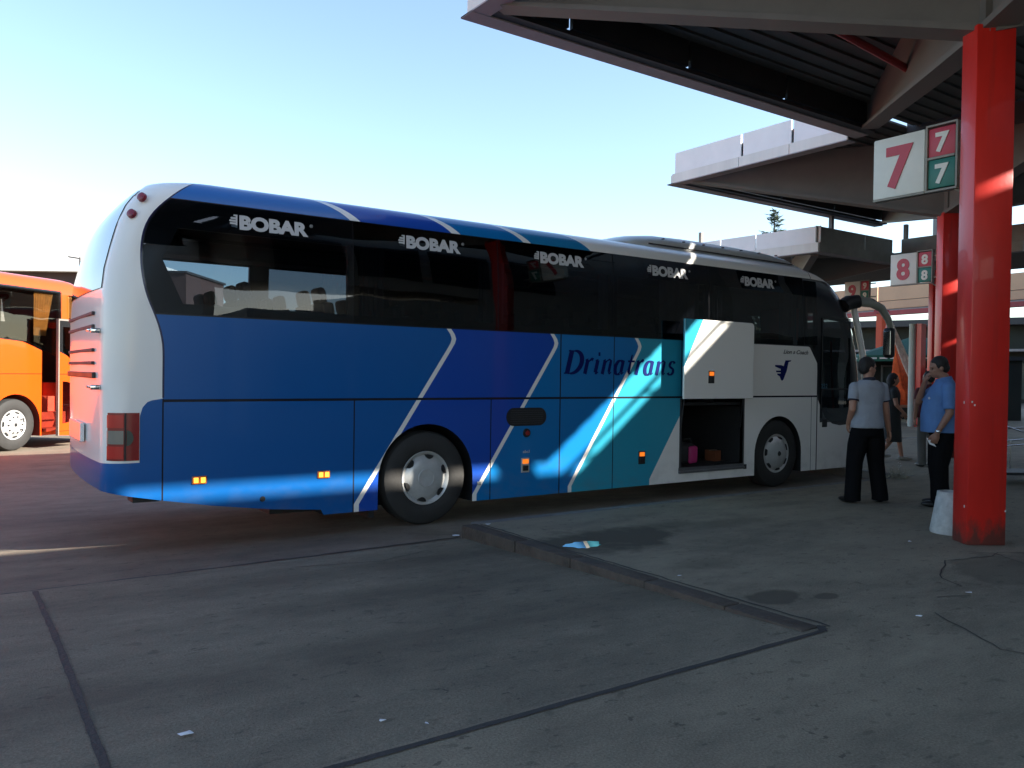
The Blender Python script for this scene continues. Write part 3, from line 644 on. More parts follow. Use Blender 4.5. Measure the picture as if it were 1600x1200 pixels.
# rear window, high on the back
LEV3 = [(z, interp(XR, z), interp(XF, z), interp(INS, z)) for z in (2.42, 2.5, 2.6, 2.7, 2.8, 2.9, 3.0, 3.1, 3.2, 3.3, 3.36)]
bm = coach_shell(LEV3, W, grow=.008, bulge=.052)
kill = [f for f in bm.faces if len(f.verts) > 4 or not (f.calc_center_median().x < -2.6 and .30 < f.calc_center_median().y < W-.30 and f.calc_center_median().x < interp(XR, f.calc_center_median().z)+.10)]
bmesh.ops.delete(bm, geom=kill, context='FACES'); obj('rear_window', bm, mat('rear_black_glass', (.01, .012, .014), .04, var=0, spec=.8), coach, smooth=50)
# rear grille slats, panel, plate recess and handles
bm = newbm()
for z in (2.20, 2.08, 1.86, 1.74): box(bm, -3.262, -3.235, .42, W-.42, z-.016, z+.016, .006)
obj('grille_slat', bm, mat('grille_grey', (.05, .03, .035), .6, var=.1), coach)
bm = newbm(); box(bm, -3.264, -3.235, .36, W-.36, 1.60, 1.655, .008); obj('rear_trim', bm, blackm, coach)
bm = newbm(); box(bm, -3.298, -3.26, .85, 1.7, .98, 1.16, .008); obj('number_plate', bm, whp, coach)
for y, z in ((.20, 2.03), (.20, 1.52)):
    bm = newbm(); box(bm, -3.30, -3.22, y-.02, y+.02, z-.022, z+.022, .008); tube(bm, [(-3.30, y, z), (-3.31, y+.06, z+.004), (-3.305, y+.16, z+.004)], .011, 8); obj('handle', bm, chrome, coach, smooth=40)
bm = newbm()
LEVb = [(z, interp(XR, z), interp(XF, z), interp(INS, z)) for z in (.60, .64, .70, .76, .80, .83)]
# tail lamp: wraps the corner as a slice of a slightly larger shell
def wrap_slice(name, zs, m, test, grow, par=coach, rear=True):
    L = [(z, interp(XR, z), interp(XF, z), interp(INS, z)) for z in zs]
    b2 = coach_shell(L, W, grow=grow); kill = []
    for f in b2.faces:
        c = f.calc_center_median()
        if len(f.verts) > 4 or not test(c): kill.append(f)
    bmesh.ops.delete(b2, geom=kill, context='FACES'); return obj(name, b2, m, par, smooth=50)
bm.free()
LR = .22
def lamp_piece(x0, x1, z0, z1, y=-.012, rad=0):
    """flat lens on the side, rounding the rear corner when x0 passes it"""
    b = newbm(); pts = []
    n = 10
    for k in range(n+1):
        x = x0+(x1-x0)*k/n; r1 = LR; xc = -3.205+r1
        pts.append((x, (r1-math.sqrt(max(0, r1*r1-(xc-x)**2)) if x < xc else 0)))
    rows = []
    for off in (y, .02):
        rows.append([[b.verts.new((px, py+off, z)) for (px, py) in pts] for z in (z0, z1)])
    for side in rows:
        for k in range(n): b.faces.new((side[0][k], side[0][k+1], side[1][k+1], side[1][k]))
    for k in range(n): b.faces.new((rows[0][0][k], rows[1][0][k], rows[1][0][k+1], rows[0][0][k+1])); b.faces.new((rows[0][1][k], rows[0][1][k+1], rows[1][1][k+1], rows[1][1][k]))
    for k in (0, n): b.faces.new((rows[0][0][k], rows[0][1][k], rows[1][1][k], rows[1][0][k]))
    bmesh.ops.recalc_face_normals(b, faces=b.faces[:]); return b
tl = obj('tail_lamp', lamp_piece(-3.198, -2.925, .865, 1.295, -.010), mat('lamp_housing', (.22, .005, .006), .25, var=.15), coach, smooth=40)
for z0, z1, m in ((1.16, 1.275, redl), (1.015, 1.135, clrl), (.885, .995, redl)): obj('lens', lamp_piece(-3.175, -3.055, z0, z1, -.018), m, tl, smooth=40)
b2 = newbm(); prism(b2, [(-3.03, 1.0)]+[(-3.03+.055*math.sin(a), 1.07-.07*math.cos(a)) for a in [math.pi*k/12 for k in range(13)]]+[(-3.03, 1.14)], -.015, .0, 'y'); obj('side_lens', b2, mat('smoked_lens', (.09, .10, .08), .15, var=.1), tl)
b2 = newbm(); box(b2, -3.047, -3.037, -.0165, .0, .866, 1.294); obj('lamp_joint', b2, blackm, tl)
# upper corner lamps
for (x, z) in ((-2.93, 3.28), (-3.015, 3.12)):
    b2 = newbm(); lathe(b2, [(.001, -.03), (.045, -.03), (.040, .0), (.025, .008), (.001, .010)], 16); o = obj('upper_lamp', b2, mat('upper_red_lens', (.22, .03, .05), .2, var=.1), coach, smooth=40)
    o.location = (x+.015, .085, z-.02); o.rotation_euler = Vector((-.75, -.62, .35)).to_track_quat('Z', 'X').to_euler()
# marker lamps, latches, fuel flap, grille, reflector
for (x, z) in ((-2.40, .655), (-1.175, .635)):
    b2 = newbm(); box(b2, x-.068, x+.068, -.014, .02, z-.038, z+.038, .01); o = obj('marker_lamp', b2, mat('marker_base', (.5, .14, .02), .3, var=.1), coach, smooth=40)
    b2 = newbm(); box(b2, x-.052, x-.012, -.019, 0, z-.024, z+.024); box(b2, x+.012, x+.052, -.019, 0, z-.024, z+.024); explode(obj('lens', b2, ambl, o))
def latch(x, z, par, y=0, bright=False):
    b2 = newbm(); box(b2, x-.06, x+.06, y-.008, y+.02, z-.09, z+.085, .006); o = obj('latch', b2, blackm if not bright else mat('latch_metal', (.42, .40, .36), .35, var=.2), par)
    b2 = newbm(); box(b2, x-.045, x+.045, y-.014, y, z+.015, z+.07, .005); obj('reflector', b2, ambo, o)
    b2 = newbm(); box(b2, x-.04, x+.04, y-.018, y, z-.07, z-.005, .008); obj('latch_handle', b2, blackm, o); return o
latch(1.37, .60, coach, 0, True); latch(3.29, .60, coach)
b2 = newbm(); prism(b2, [(1.19+.105*math.cos(a), 1.18+.108*math.sin(a)) for a in [math.pi/2+math.pi*k/14 for k in range(15)]]+[(1.57+.105*math.cos(a), 1.18+.108*math.sin(a)) for a in [-math.pi/2+math.pi*k/14 for k in range(15)]], -.007, .02, 'y'); vent = obj('side_vent', b2, blackm, coach)
b2 = newbm()
for k in range(7): box(b2, 1.14, 1.62, -.014, -.004, 1.095+k*.026, 1.105+k*.026)
obj('louvre', b2, mat('louvre_grey', (.03, .03, .032), .5, var=.1), vent)
b2 = newbm(); lathe(b2, [(.001, .0), (.055, 0), (.05, .014), (.001, .018)], 20, 'y', (0, 0, 0)); o = obj('battery_switch', b2, blackm, coach, loc=(1.385, -.0, .985), rot=(0, 0, R(180)))
b2 = newbm(); lathe(b2, [(.001, .0), (.03, .0), (.028, .024), (.001, .028)], 16, 'y'); obj('switch_key', b2, mat('key_red', (.28, .02, .02), .4, var=.1), o)
b2 = newbm(); lathe(b2, [(.001, 0), (.028, 0), (.024, .008), (.001, .009)], 16, 'y'); obj('jack_plug', b2, blackm, coach, loc=(-1.8, 0, .43), rot=(0, 0, R(180)))
b2 = newbm(); box(b2, .69, .74, -.006, .01, .40, .44, .004); obj('badge', b2, mat('badge_grey', (.3, .3, .28), .5), coach)
# wheels
def wheel(x, y, par, name='wheel', flip=1, hub=False, R_=.522, rim=.30, wd=.29):
    t = obj(name, lathe(newbm(), [(rim-.02, .03), (rim+.005, 0.006), (rim+.04, -.006), (R_-.07, -.012), (R_-.02, .012), (R_, .05), (R_, wd-.05), (R_-.03, wd), (rim, wd), (rim-.02, wd-.04)], 56, 'y'), tyrem, par, smooth=35, loc=(x, y, R_))
    if flip < 0: t.rotation_euler = (0, 0, math.pi)
    bm = newbm()
    if hub: prof = [(.001, -.045), (.05, -.05), (.07, -.045), (.15, -.035), (.20, -.022), (.235, .0), (.262, .02), (.28, .008), (.298, .004), (.303, .02), (.30, .06), (.001, .06)]
    else: prof = [(.001, -.012), (.09, -.014), (.10, -.006), (.19, -.004), (.225, .012), (.255, .03), (.275, .01), (.295, .002), (.303, .015), (.30, .06), (.001, .06)]
    lathe(bm, prof, 48, 'y'); r = obj('rim', bm, rimm, t, smooth=30)
    bm = newbm(); n = 6 if not hub else 7
    for k in range(n):
        a = 2*math.pi*k/n+.35; pts = []
        for q in range(9):
            b = a-.20+.40*q/8; pts.append((.262*math.cos(b), .262*math.sin(b)))
        for q in range(9):
            b = a+.17-.34*q/8; rr = .236-.022*math.sin(math.pi*q/8); pts.append((rr*math.cos(b), rr*math.sin(b)))
        prism(bm, pts, -.004, .03, 'y')
    explode(obj('vent_hole', bm, blackm, t))
    bm = newbm()
    if hub: lathe(bm, [(.001, -.062), (.03, -.06), (.042, -.045), (.042, -.03), (.001, -.03)], 20, 'y'); obj('hub_cap', bm, blackm, t, smooth=40)
    else: lathe(bm, [(.090, -.010), (.093, -.019), (.099, -.018), (.102, -.006)], 32, 'y'); obj('hub_ring', bm, rimm, t, smooth=40)
    return t
wheel(.03, .025, coach); wheel(6.19, .045, coach, hub=True); wheel(.03, W-.02, coach, flip=-1); wheel(6.19, W-.04, coach, flip=-1, hub=True)
bm = newbm(); box(bm, -.62, -.56, .1, .6, .12, .42); obj('mudflap', bm, blackm, coach); bm = newbm(); box(bm, -1.6, 5.3, .4, 2.2, .2, .3); tube(bm, [(.03, .3, .52), (.03, 2.2, .52)], .09, 10); tube(bm, [(6.19, .3, .52), (6.19, 2.2, .52)], .09, 10); obj('chassis', bm, blackm, coach)
bm = newbm(); box(bm, -2.95, -2.72, .15, .4, .46, .53); obj('tow_bracket', bm, blackm, coach)
# interior
bm = newbm(); box(bm, -3.0, 7.2, .1, W-.1, 1.28, 1.32); obj('cabin_floor', bm, cabm, coach)
def seat_bm():
    b = newbm(); box(b, -.22, .22, -.21, .21, .42, .54, .04); box(b, .0, .0, 0, 0, 0, 0) if False else None
    M = Matrix.Translation((-.24, 0, .5)) @ Matrix.Rotation(R(-12), 4, 'Y'); box(b, -.06, .06, -.21, .21, 0, .62, .05, M=M); box(b, -.05, .05, -.13, .13, .60, .78, .045, M=M); box(b, -.04, .04, -.2, .2, 0, .42); return b
s0 = obj('passenger_seat', seat_bm(), seatm, coach, smooth=40, loc=(-2.3, .42, 1.32)); cnt = 0
for i in range(11):
    for yy in (.42, .88, 1.68, 2.14):
        if i == 0 and yy == .42: continue
        c = s0.copy(); col.objects.link(c); c.location = (-2.3+.8*i, yy, 1.32)
bm = newbm(); box(bm, -2.5, 7.0, .10, .5, 3.02, 3.2, .03); box(bm, -2.5, 7.0, W-.5, W-.08, 3.02, 3.2, .03); obj('luggage_rack', bm, cabm, coach)
M_ = Matrix.Translation((7.75, 1.2, 1.55)); bm = newbm(); box(bm, 7.95, 8.35, .4, 2.1, 1.0, 1.38, .05); obj('dashboard', bm, blackm, coach, smooth=40)
bm = newbm(); lathe(bm, [(.19, -.012), (.215, -.012), (.215, .012), (.19, .012)], 28); o = obj('steering_wheel', bm, blackm, coach, loc=(7.8, 1.9, 1.52), rot=(0, R(-35), 0))
bm = newbm(); prism(bm, [(7.72, 2.30), (7.86, 2.30), (7.86, 2.90), (7.72, 2.90)], .9, 1.6, 'y'); obj('sun_blind', bm, mat('blind_red', (.5, .05, .02), .6), coach)
# curtains hanging behind the side glass
curt = mat('curtain_cloth', (.11, .11, .12), .9, var=.2, vs=8)
bm = newbm()
for x0_, x1_ in ((-.75, -.45), (.75, 1.12), (2.6, 2.95), (3.7, 4.5), (4.6, 5.0), (6.3, 6.75)):
    n = 18; A = []; 
    for k in range(n+1):
        x = x0_+(x1_-x0_)*k/n; y = .13+.018*math.sin(k*1.9); A.append((bm.verts.new((x, y, 2.25)), bm.verts.new((x, y+.01, 3.02))))
    for a, b_ in zip(A, A[1:]): bm.faces.new((a[0], b_[0], b_[1], a[1]))
obj('curtain', bm, curt, coach, smooth=60)
# door details
bm = newbm(); box(bm, 7.225, 7.245, -.012, .01, 1.05, 2.66); box(bm, 7.225, 7.99, -.012, .01, 1.50, 1.53); box(bm, 7.98, 8.0, .0, .02, 1.0, 2.64); obj('door_frame', bm, blackm, coach)
pane('door_window', 7.2, 8.02, .98, 2.69, tint2, lip=.004)
bm = newbm(); box(bm, 7.27, 7.40, -.01, .02, .90, 1.03, .008); obj('door_button', bm, blackm, coach)
bm = newbm(); tube(bm, [(7.62, .10, 2.3), (7.66, .10, 1.7), (7.72, .10, 1.2)], .017, 8); obj('grab_rail', bm, redm, coach)
# raised luggage hatch, held out on its arms
hz0, hz1, hx0, hx1, hy = 1.385, 2.475, 3.83, 5.27, -.20
bm = newbm(); pts = [(hx0, hz0), (hx1, hz0), (hx1, hz1-.05), (hx1-.01, hz1-.02), (hx1-.05, hz1), (hx0, hz1)]
prism(bm, pts, hy-.03, hy, 'y'); bmesh.ops.bevel(bm, geom=[e for e in bm.edges], offset=.006, segments=1, affect='EDGES')
hm = bpy.data.materials.new('hatch_livery'); hm.use_nodes = True; s = NB(hm); x, y, z = s.xyz()
cc = s.zones(s.m('SUBTRACT', x, s.m('MULTIPLY', s.m('SUBTRACT', z, 2.0), .55)), 3, 6, [(3, BL3), (3.915, WH)]); bb = hm.node_tree.nodes['Principled BSDF']; s.t.links.new(cc, bb.inputs['Base Color']); bb.inputs['Roughness'].default_value = .2; bb.inputs['Coat Weight'].default_value = .5
hatch = obj('luggage_hatch', bm, hm, coach, smooth=30); latch(4.37, 1.69, hatch, hy-.028)
bm = newbm()
tube(bm, [(4.03, .02, .85), (3.92, hy+.03, 1.5)], .008, 6); tube(bm, [(5.3, .02, .95), (5.12, hy+.03, 1.45)], .008, 6); box(bm, 4.1, 4.16, hy, .02, 2.05, 2.08); box(bm, 5.0, 5.06, hy, .02, 2.05, 2.08); explode(obj('hatch_arm', bm, darkm, coach))
bm = newbm(); box(bm, 3.99, 5.36, -.03, .06, .34, .375, .006); box(bm, 3.99, 5.36, -.01, .06, .375, .42); obj('bay_sill', bm, mat('sill_metal', (.16, .16, .165), .4, metal=.5, var=.2), coach)
bm = newbm(); box(bm, 4.0, 4.04, -.004, .10, .42, 1.385); box(bm, 5.33, 5.36, -.004, .05, .42, 1.385); explode(obj('bay_frame', bm, darkm, coach))
# body panel beneath the emblem; front skirt joint
bm = newbm(); box(bm, 5.36, 5.42, -.009, .01, .33, .40); obj('skirt_sticker', bm, blackm, coach)
# air conditioning pod on the roof
bm = newbm(); prof = [(3.0, 3.50, 0), (3.25, 3.60, .6), (3.6, 3.70, .85), (4.0, 3.75, 1), (4.6, 3.765, 1), (5.6, 3.76, 1), (6.4, 3.735, 1), (6.9, 3.68, .95), (7.3, 3.59, .8), (7.55, 3.50, .6), (7.7, 3.42, .5)]
rings = []
for (x, zt, k) in prof:
    hw = .62+.28*k; zb = 3.44 if x < 7.2 else 3.36; ring = []
    for q in range(15):
        a = math.pi*q/14; cx_ = math.cos(a); sx_ = math.sin(a)
        ring.append(bm.verts.new((x, W/2-hw*(abs(cx_)**.6)*(1 if cx_ > 0 else -1), zb+(zt-zb)*(sx_**.55))))
    rings.append(ring)
for a, b_ in zip(rings, rings[1:]):
    for k in range(14): bm.faces.new((a[k], a[k+1], b_[k+1], b_[k]))
bm.faces.new(rings[0][::-1]); bm.faces.new(rings[-1]); bmesh.ops.recalc_face_normals(bm, faces=bm.faces[:])
pod = obj('roof_unit', bm, mat('roof_unit_grey', (.50, .52, .52), .3, var=.06, coat=.3), coach, smooth=40)
bm = newbm()
for k in range(8): box(bm, 4.0+.42*k, 4.03+.42*k, .375, .41, 3.635, 3.65)
explode(obj('rivet', bm, darkm, pod)); bm = newbm(); beam(bm, (3.7, .352, 3.535), (6.9, .352, 3.515), .018, .018); obj('pod_joint', bm, darkm, pod)
# mirror on its curved arm
bm = newbm(); tube(bm, [(7.98, .12, 2.93), (8.2, -.02, 2.99), (8.4, -.12, 2.97), (8.58, -.2, 2.88), (8.70, -.25, 2.70), (8.74, -.27, 2.56), (8.745, -.27, 2.48)], [.09, .105, .10, .092, .082, .066, .055], 14, flat=.7); arm = obj('mirror_arm', bm, mat('arm_cream', (.24, .24, .20), .35, var=.1), coach, smooth=60)
bm = newbm(); tube(bm, [(7.93, .10, 2.90), (8.05, .08, 2.96), (8.2, -.02, 2.99)], [.12, .125, .11], 14); obj('arm_foot', bm, blackm, arm, smooth=60)
bm = newbm(); box(bm, 8.64, 8.77, -.36, -.18, 2.05, 2.56, .05); obj('mirror_head', bm, blackm, arm, smooth=50)
bm = newbm(); box(bm, 8.632, 8.642, -.335, -.205, 2.10, 2.50, .004); obj('mirror_glass', bm, chrome, arm)
bm = newbm(); tube(bm, [(8.18, .06, 2.88), (8.31, .05, 2.5), (8.42, .03, 2.1), (8.49, .03, 1.7), (8.51, .03, 1.3), (8.50, .05, 1.0)], .052, 10); obj('front_pillar', bm, whp, coach, smooth=60)
# headlamp corner & yellow marker
bm = newbm(); box(bm, 8.34, 8.42, .03, .10, .42, .47, .01); obj('corner_marker', bm, mat('yellow_marker', (.6, .55, .02), .3), coach)
# lettering and emblems (lie on the glass and the panels)
silver = mat('silver_film', (.52, .52, .53), .5, var=.04); inkb = mat('navy_film', (.006, .012, .10), .75, var=.05, spec=.08); greyf = mat('grey_film', (.10, .10, .10), .5)
def side_text(name, s_, x, z, size, m, bold=0, shear=0, sx=1., off=.010, par=coach, space=1.0, tilt=0):
    return text(name, s_, size, m, par, (x, sidey(z+size*.3)-off, z), (R(90)-tilt, 0, 0), bold=bold, shear=shear, sx=sx, ext=.0006, space=space)
def hand_logo(x, z, h, y):
    b = newbm(); w_ = h*.62
    for k in range(4):
        zz = z+h*(.12+.20*k); l = w_*(.62, .8, .86, .72)[k]; r = h*.075
        prism(b, [(x+w_-l+r*math.cos(a), zz+r*math.sin(a)) for a in [math.pi/2+math.pi*q/6 for q in range(7)]]+[(x+w_*.80, zz-r), (x+w_*.80, zz+r)], y-.001, y+.001, 'y')
    prism(b, [(x+w_*.80, z), (x+w_, z), (x+w_, z+h), (x+w_*.55, z+h), (x+w_*.5, z+h*.9), (x+w_*.80, z+h*.87)], y-.001, y+.001, 'y')
    return b
for x0_ in (-2.14, -.345, 1.475, 3.36, 5.25):
    hgt = .125; yb = sidey(3.16)-.0135; zb = 3.055
    lg = obj('emblem', hand_logo(x0_, zb+.005, hgt, yb), silver, coach); 
    # same lean as the glass
    side_text('lettering', 'BOBAR', x0_+.092, zb, .178, silver, bold=.0095, sx=1.17, off=.0155, tilt=R(5)); side_text('lettering', '\u00ae', x0_+.80, zb+.09, .045, silver, sx=1, off=.013, tilt=R(5))
bm = newbm(); k_ = 1.0
prism(bm, [(6.30, 1.96), (6.44, 1.965), (6.42, 1.945), (6.37, 1.935), (6.33, 1.80), (6.25, 1.66), (6.22, 1.645), (6.19, 1.67), (6.17, 1.71), (6.11, 1.735), (6.105, 1.755), (6.19, 1.755), (6.19, 1.775), (6.08, 1.775), (6.075, 1.80), (6.19, 1.80), (6.19, 1.825), (6.055, 1.86), (6.05, 1.885), (6.19, 1.885), (6.26, 1.87)], -.008, -.002, 'y'); obj('bird_emblem', bm, inkb, coach)
side_text('model_lettering', 'Lion s Coach', 6.24, 2.065, .088, greyf, bold=.002, shear=.35, sx=1.32, off=.005)
side_text('fleet_number', '252', 7.20, 1.53, .105, mat('fleet_blue', (.02, .10, .16), .5), bold=.002, sx=1.1, off=.02)
side_text('battery_lettering', 'abcl', 1.33, .745, .05, silver, sx=1.3, off=.004)
# "Drinatrans" in a seriffed italic, drawn with a broad pen
def pen(b, pts, ws, yy):
    P = [Vector(p) for p in pts]; prev = None
    for i, p in enumerate(P):
        d = (P[min(i+1, len(P)-1)]-P[max(i-1, 0)]).normalized(); n = Vector((-d.y, d.x)); wd = ws[i] if isinstance(ws, list) else ws*(.30+.70*abs(d.y))
        a = b.verts.new((p.x-n.x*wd/2, yy, p.y-n.y*wd/2)); c = b.verts.new((p.x+n.x*wd/2, yy, p.y+n.y*wd/2))
        if prev: b.faces.new((prev[0], a, c, prev[1]))
        prev = (a, c)
def arc(cx, cy, rx, ry, a0, a1, n=14): return [(cx+rx*math.cos(R(a0+(a1-a0)*k/n)), cy+ry*math.sin(R(a0+(a1-a0)*k/n))) for k in range(n+1)]
S_ = .26
G = {'D': (.80, [([(.12, 0), (.12, 1)], .15), ([(-.04, .02), (.30, .02)], [.04, .04]), ([(-.04, .98), (.35, .98)], [.04, .04]), (arc(.28, .5, .46, .49, 90, -90, 20), .15)]),
 'r': (.42, [([(.12, 0), (.12, .62)], .12), ([(.0, .60), (.14, .66)], .05), ([(.12, .40), (.22, .58), (.32, .66), (.40, .62)], [.03, .05, .09, .12])]),
 'i': (.30, [([(.12, .06), (.12, .62)], .12), ([(.0, .58), (.14, .66)], .04), ([(.12, .06), (.18, .015), (.27, .10)], [.10, .05, .03]), ([(.08, .88), (.18, .88)], .32)]),
 'n': (.58, [([(.10, 0), (.10, .62)], .11), ([(.0, .58), (.12, .66)], .04), ([(.10, .40), (.22, .60), (.33, .66), (.42, .60), (.42, .45), (.42, .10)], [.03, .04, .06, .10, .11, .11]), ([(.42, .10), (.47, .015), (.56, .10)], [.10, .05, .03])]),
 'a': (.58, [(arc(.24, .31, .20, .31, 60, 300, 18), .12), ([(.40, .64), (.40, .10)], .11), ([(.30, .62), (.40, .64)], .04), ([(.40, .10), (.45, .015), (.54, .10)], [.10, .05, .03]), ([(.32, .06), (.40, .24)], .03)]),
 't': (.36, [([(.14, .90), (.13, .12), (.18, .02), (.30, .09)], [.05, .12, .07, .03]), ([(-.02, .60), (.36, .60)], [.06, .06])]),
 's': (.44, [(arc(.21, .49, .14, .15, 20, 220, 10)+arc(.20, .17, .15, .155, 60, -160, 12), .10)])}
b = newbm(); cx_ = 1.95; nq = 0
for ch in 'Drinatrans':
    adv, st = G[ch]
    for (pts, ws) in st:
        nq += 1; q = []; 
        for (px, pz) in pts: q.append((cx_+(px*1.22+pz*.30)*S_, 1.705+pz*S_*1.12))
        pen(b, q, [v*S_*1.6 for v in ws] if isinstance(ws, list) else ws*S_*1.9, -.0035-.00012*nq)
    cx_ += adv*S_*1.22+.034
obj('company_lettering', b, inkb, coach)
# luggage in the open bay
bag = thing('travel_bag', 'black travel bag with a pink pocket lying in the open luggage bay', 'bag', (4.47, .42, .42), R(12))
bm = newbm(); box(bm, -.20, .20, -.16, .16, 0, .30, .07); o = obj('bag_body', bm, mat('bag_black', (.02, .02, .022), .7, var=.3), bag, smooth=50)
bm = newbm(); box(bm, -.05, .16, -.20, -.14, .01, .26, .03); obj('pocket', bm, mat('bag_pink', (.50, .03, .17), .6, var=.1), bag, smooth=50)
bm = newbm(); tube(bm, [(-.14, -.1, .28), (-.1, -.1, .36), (.1, -.1, .36), (.14, -.1, .28)], .012, 8); obj('handle', bm, mat('bag_black', (.02, .02, .022)), bag, smooth=50)
p2 = thing('parcel', 'small orange cardboard parcel at the front end of the luggage bay', 'parcel', (5.2, .45, .42)); bm = newbm(); box(bm, -.07, .07, -.1, .1, 0, .16, .006); obj('carton', bm, mat('carton_orange', (.16, .045, .015), .8, var=.2), p2); bm = newbm(); box(bm, -.072, .072, -.02, .02, .158, .163); obj('tape', bm, mat('tape', (.4, .3, .2), .4), p2)
# ------------------------------------------------------------------ orange coach
def orange_paint():
    m = bpy.data.materials.new('orange_livery'); m.use_nodes = True; b = m.node_tree.nodes['Principled BSDF']; s = NB(m)
    x, y, z = s.xyz(); OR = (.66, .066, .004)
    n = s.noise(2.5, 4, .6); c = s.mix(s.ramp(n, [(.3, 0), (.8, .35)]), OR, (.58, .052, .004))
    zl = s.curve(x, [(-9, 2.25), (-.5, 2.25), (.2, 2.20), (.8, 1.97), (1.1, 1.85)], -10, 5, 0, 4)
    bk = s.m('MULTIPLY', s.m('MULTIPLY', s.m('GREATER_THAN', z, zl), s.m('LESS_THAN', z, 3.32)), s.m('LESS_THAN', x, 1.16))
    c = s.mix(bk, c, (.008, .008, .009)); nears = s.m('LESS_THAN', y, .5)
    ln = s.m('MAXIMUM', s.band(z, 1.55, .008), s.m('MULTIPLY', s.band(z, .36, .006), 1)); c = s.mix(ln, c, (.10, .02, .005))
    s.t.links.new(c, b.inputs['Base Color']); b.inputs['Roughness'].default_value = .25; b.inputs['Coat Weight'].default_value = .4; return m
OL = orange_paint()
OX = (-3.2, 11.2); OA = R(41)
oc = thing('orange_coach', 'orange coach standing in the sun across the yard with its door open', 'coach', (OX[0], OX[1], 0), OA)
lv = []
for z in (.26, .35, .6, 1.0, 1.55, 2.0, 2.5, 3.0, 3.3, 3.42, 3.50, 3.56, 3.60, 3.62):
    xr = -9.2+(0 if z < 3 else (z-3)*.3); xf = 2.7-(0 if z < 1.3 else (z-1.3)**2*.16); lv.append((z, xr, xf, 0 if z < 2.2 else interp([(2.2, 0), (3.3, .03), (3.42, .07), (3.5, .13), (3.56, .22), (3.60, .36), (3.62, .7)], z)))
ob = obj('body', coach_shell(lv, 2.5, rr=.2, rf=.35), OL, oc)
def ocut(bm, m): cut(ob, bm, m)
bm = newbm(); prism(bm, [(-.63, -.2)]+[(-.02+.62*math.cos(a), .52+.62*math.sin(a)) for a in [math.pi-math.pi*k/20 for k in range(21)]]+[(.60, -.2)], -.2, .9, 'y'); ocut(bm, mat('arch_red', (.20, .02, .01), .7, var=.4))
bm = newbm(); prism(bm, [(-6.7, -.2)]+[(-6.1+.62*math.cos(a), .52+.62*math.sin(a)) for a in [math.pi-math.pi*k/20 for k in range(21)]]+[(-5.5, -.2)], -.2, .9, 'y'); ocut(bm, blackm)
bm = coach_shell([(z, -9.05, 2.5-(0 if z < 1.3 else (z-1.3)**2*.16), .07) for z in (1.35, 2, 2.6, 3.2, 3.4)], 2.5, rr=.15, rf=.3); bmesh.ops.recalc_face_normals(bm, faces=bm.faces[:]); ocut(bm, mat('orange_cabin', (.10, .035, .02), .8, var=.3))
for a, b_ in ((-8.8, -7.0), (-6.9, -5.1), (-5.0, -3.2), (-3.1, -1.3)): bm = newbm(); prism(bm, [(a, 2.32), (b_, 2.32), (b_, 3.25), (a, 3.25)], -.1, 2.6, 'y'); ocut(bm, blackm)
bm = newbm(); prism(bm, [(-1.2, 2.32), (.0, 2.30), (.75, 2.08), (1.08, 1.95), (1.08, 3.25), (-1.2, 3.25)], -.1, .3, 'y'); ocut(bm, blackm)
bm = newbm(); prism(bm, [(1.36, 2.74), (2.1, 2.74), (1.95, 3.25), (1.36, 3.25)], -.1, 2.6, 'y'); ocut(bm, blackm)
bm = newbm(); box(bm, .64, 1.68, -.1, 1.0, .34, 2.64); ocut(bm, mat('doorway_red', (.40, .035, .012), .6, var=.3))
ob.data.polygons.foreach_set('use_smooth', [True]*len(ob.data.polygons)); ob.data.set_sharp_from_angle(angle=R(24))
gl = glass('orange_coach_glass', (.62, .60, .56))
for a, b_ in ((-8.9, -6.96), (-6.94, -5.06), (-5.04, -3.16), (-3.14, -1.26)):
    bm = newbm(); box(bm, a, b_, -.008, -.004, 2.28, 3.30); obj('side_window', bm, gl, oc)
bm = newbm(); prism(bm, [(-1.24, 2.27), (0, 2.25), (.75, 2.02), (1.14, 1.88), (1.14, 3.29), (-1.24, 3.29)], -.008, -.004, 'y'); obj('side_window', bm, gl, oc)
bm = newbm(); prism(bm, [(1.36, 2.74), (2.1, 2.74), (1.95, 3.25), (1.36, 3.25)], -.006, -.002, 'y'); obj('front_side_window', bm, gl, oc)
curt2 = mat('ochre_curtain', (.75, .42, .13), .85, var=.25, vs=6)
for (x0_, x1_, z0_) in ((.50, 1.02, 2.35), (1.38, 1.85, 2.76), (-1.3, -1.1, 2.3)):
    bm = newbm(); A = []; n = 22
    for k in range(n+1):
        f = k/n; x = x0_+(x1_-x0_)*f; y = .08+.022*math.sin(k*2.1); xb = x0_+(x1_-x0_)*(.0+f*.62); A.append((bm.verts.new((xb, y, z0_)), bm.verts.new((x, y, 3.26))))
    for a, b_ in zip(A, A[1:]): bm.faces.new((a[0], b_[0], b_[1], a[1]))
    obj('curtain', bm, curt2, oc, smooth=60)
bm = newbm()
for k in range(10):
    for yy in (.35, .85, 1.6, 2.1): box(bm, -8.6+.85*k-.05, -8.6+.85*k+.07, yy-.2, yy+.2, 1.6, 2.62 if k % 2 else 2.56, .05)
obj('seat_row', bm, seatm, oc, smooth=40)
bm = newbm(); box(bm, -.55, -.28, .3, .5, 2.25, 2.56, .04); obj('driver_seat', bm, mat('seat_ochre', (.45, .22, .05), .8), oc)
# bumper, wheels
def owheel(x, y, hub=True):
    t = wheel(x, y, oc, hub=hub); bm = newbm()
    for k in range(10):
        a = 2*math.pi*k/10; lathe(bm, [(.001, -.06), (.014, -.06), (.017, -.03), (.017, .0), (.001, .0)], 8, 'y', (.165*math.cos(a), 0, .165*math.sin(a)))
    obj('bolt', bm, darkm, t); return t
owheel(-.02, .03); owheel(-6.1, .03, False)
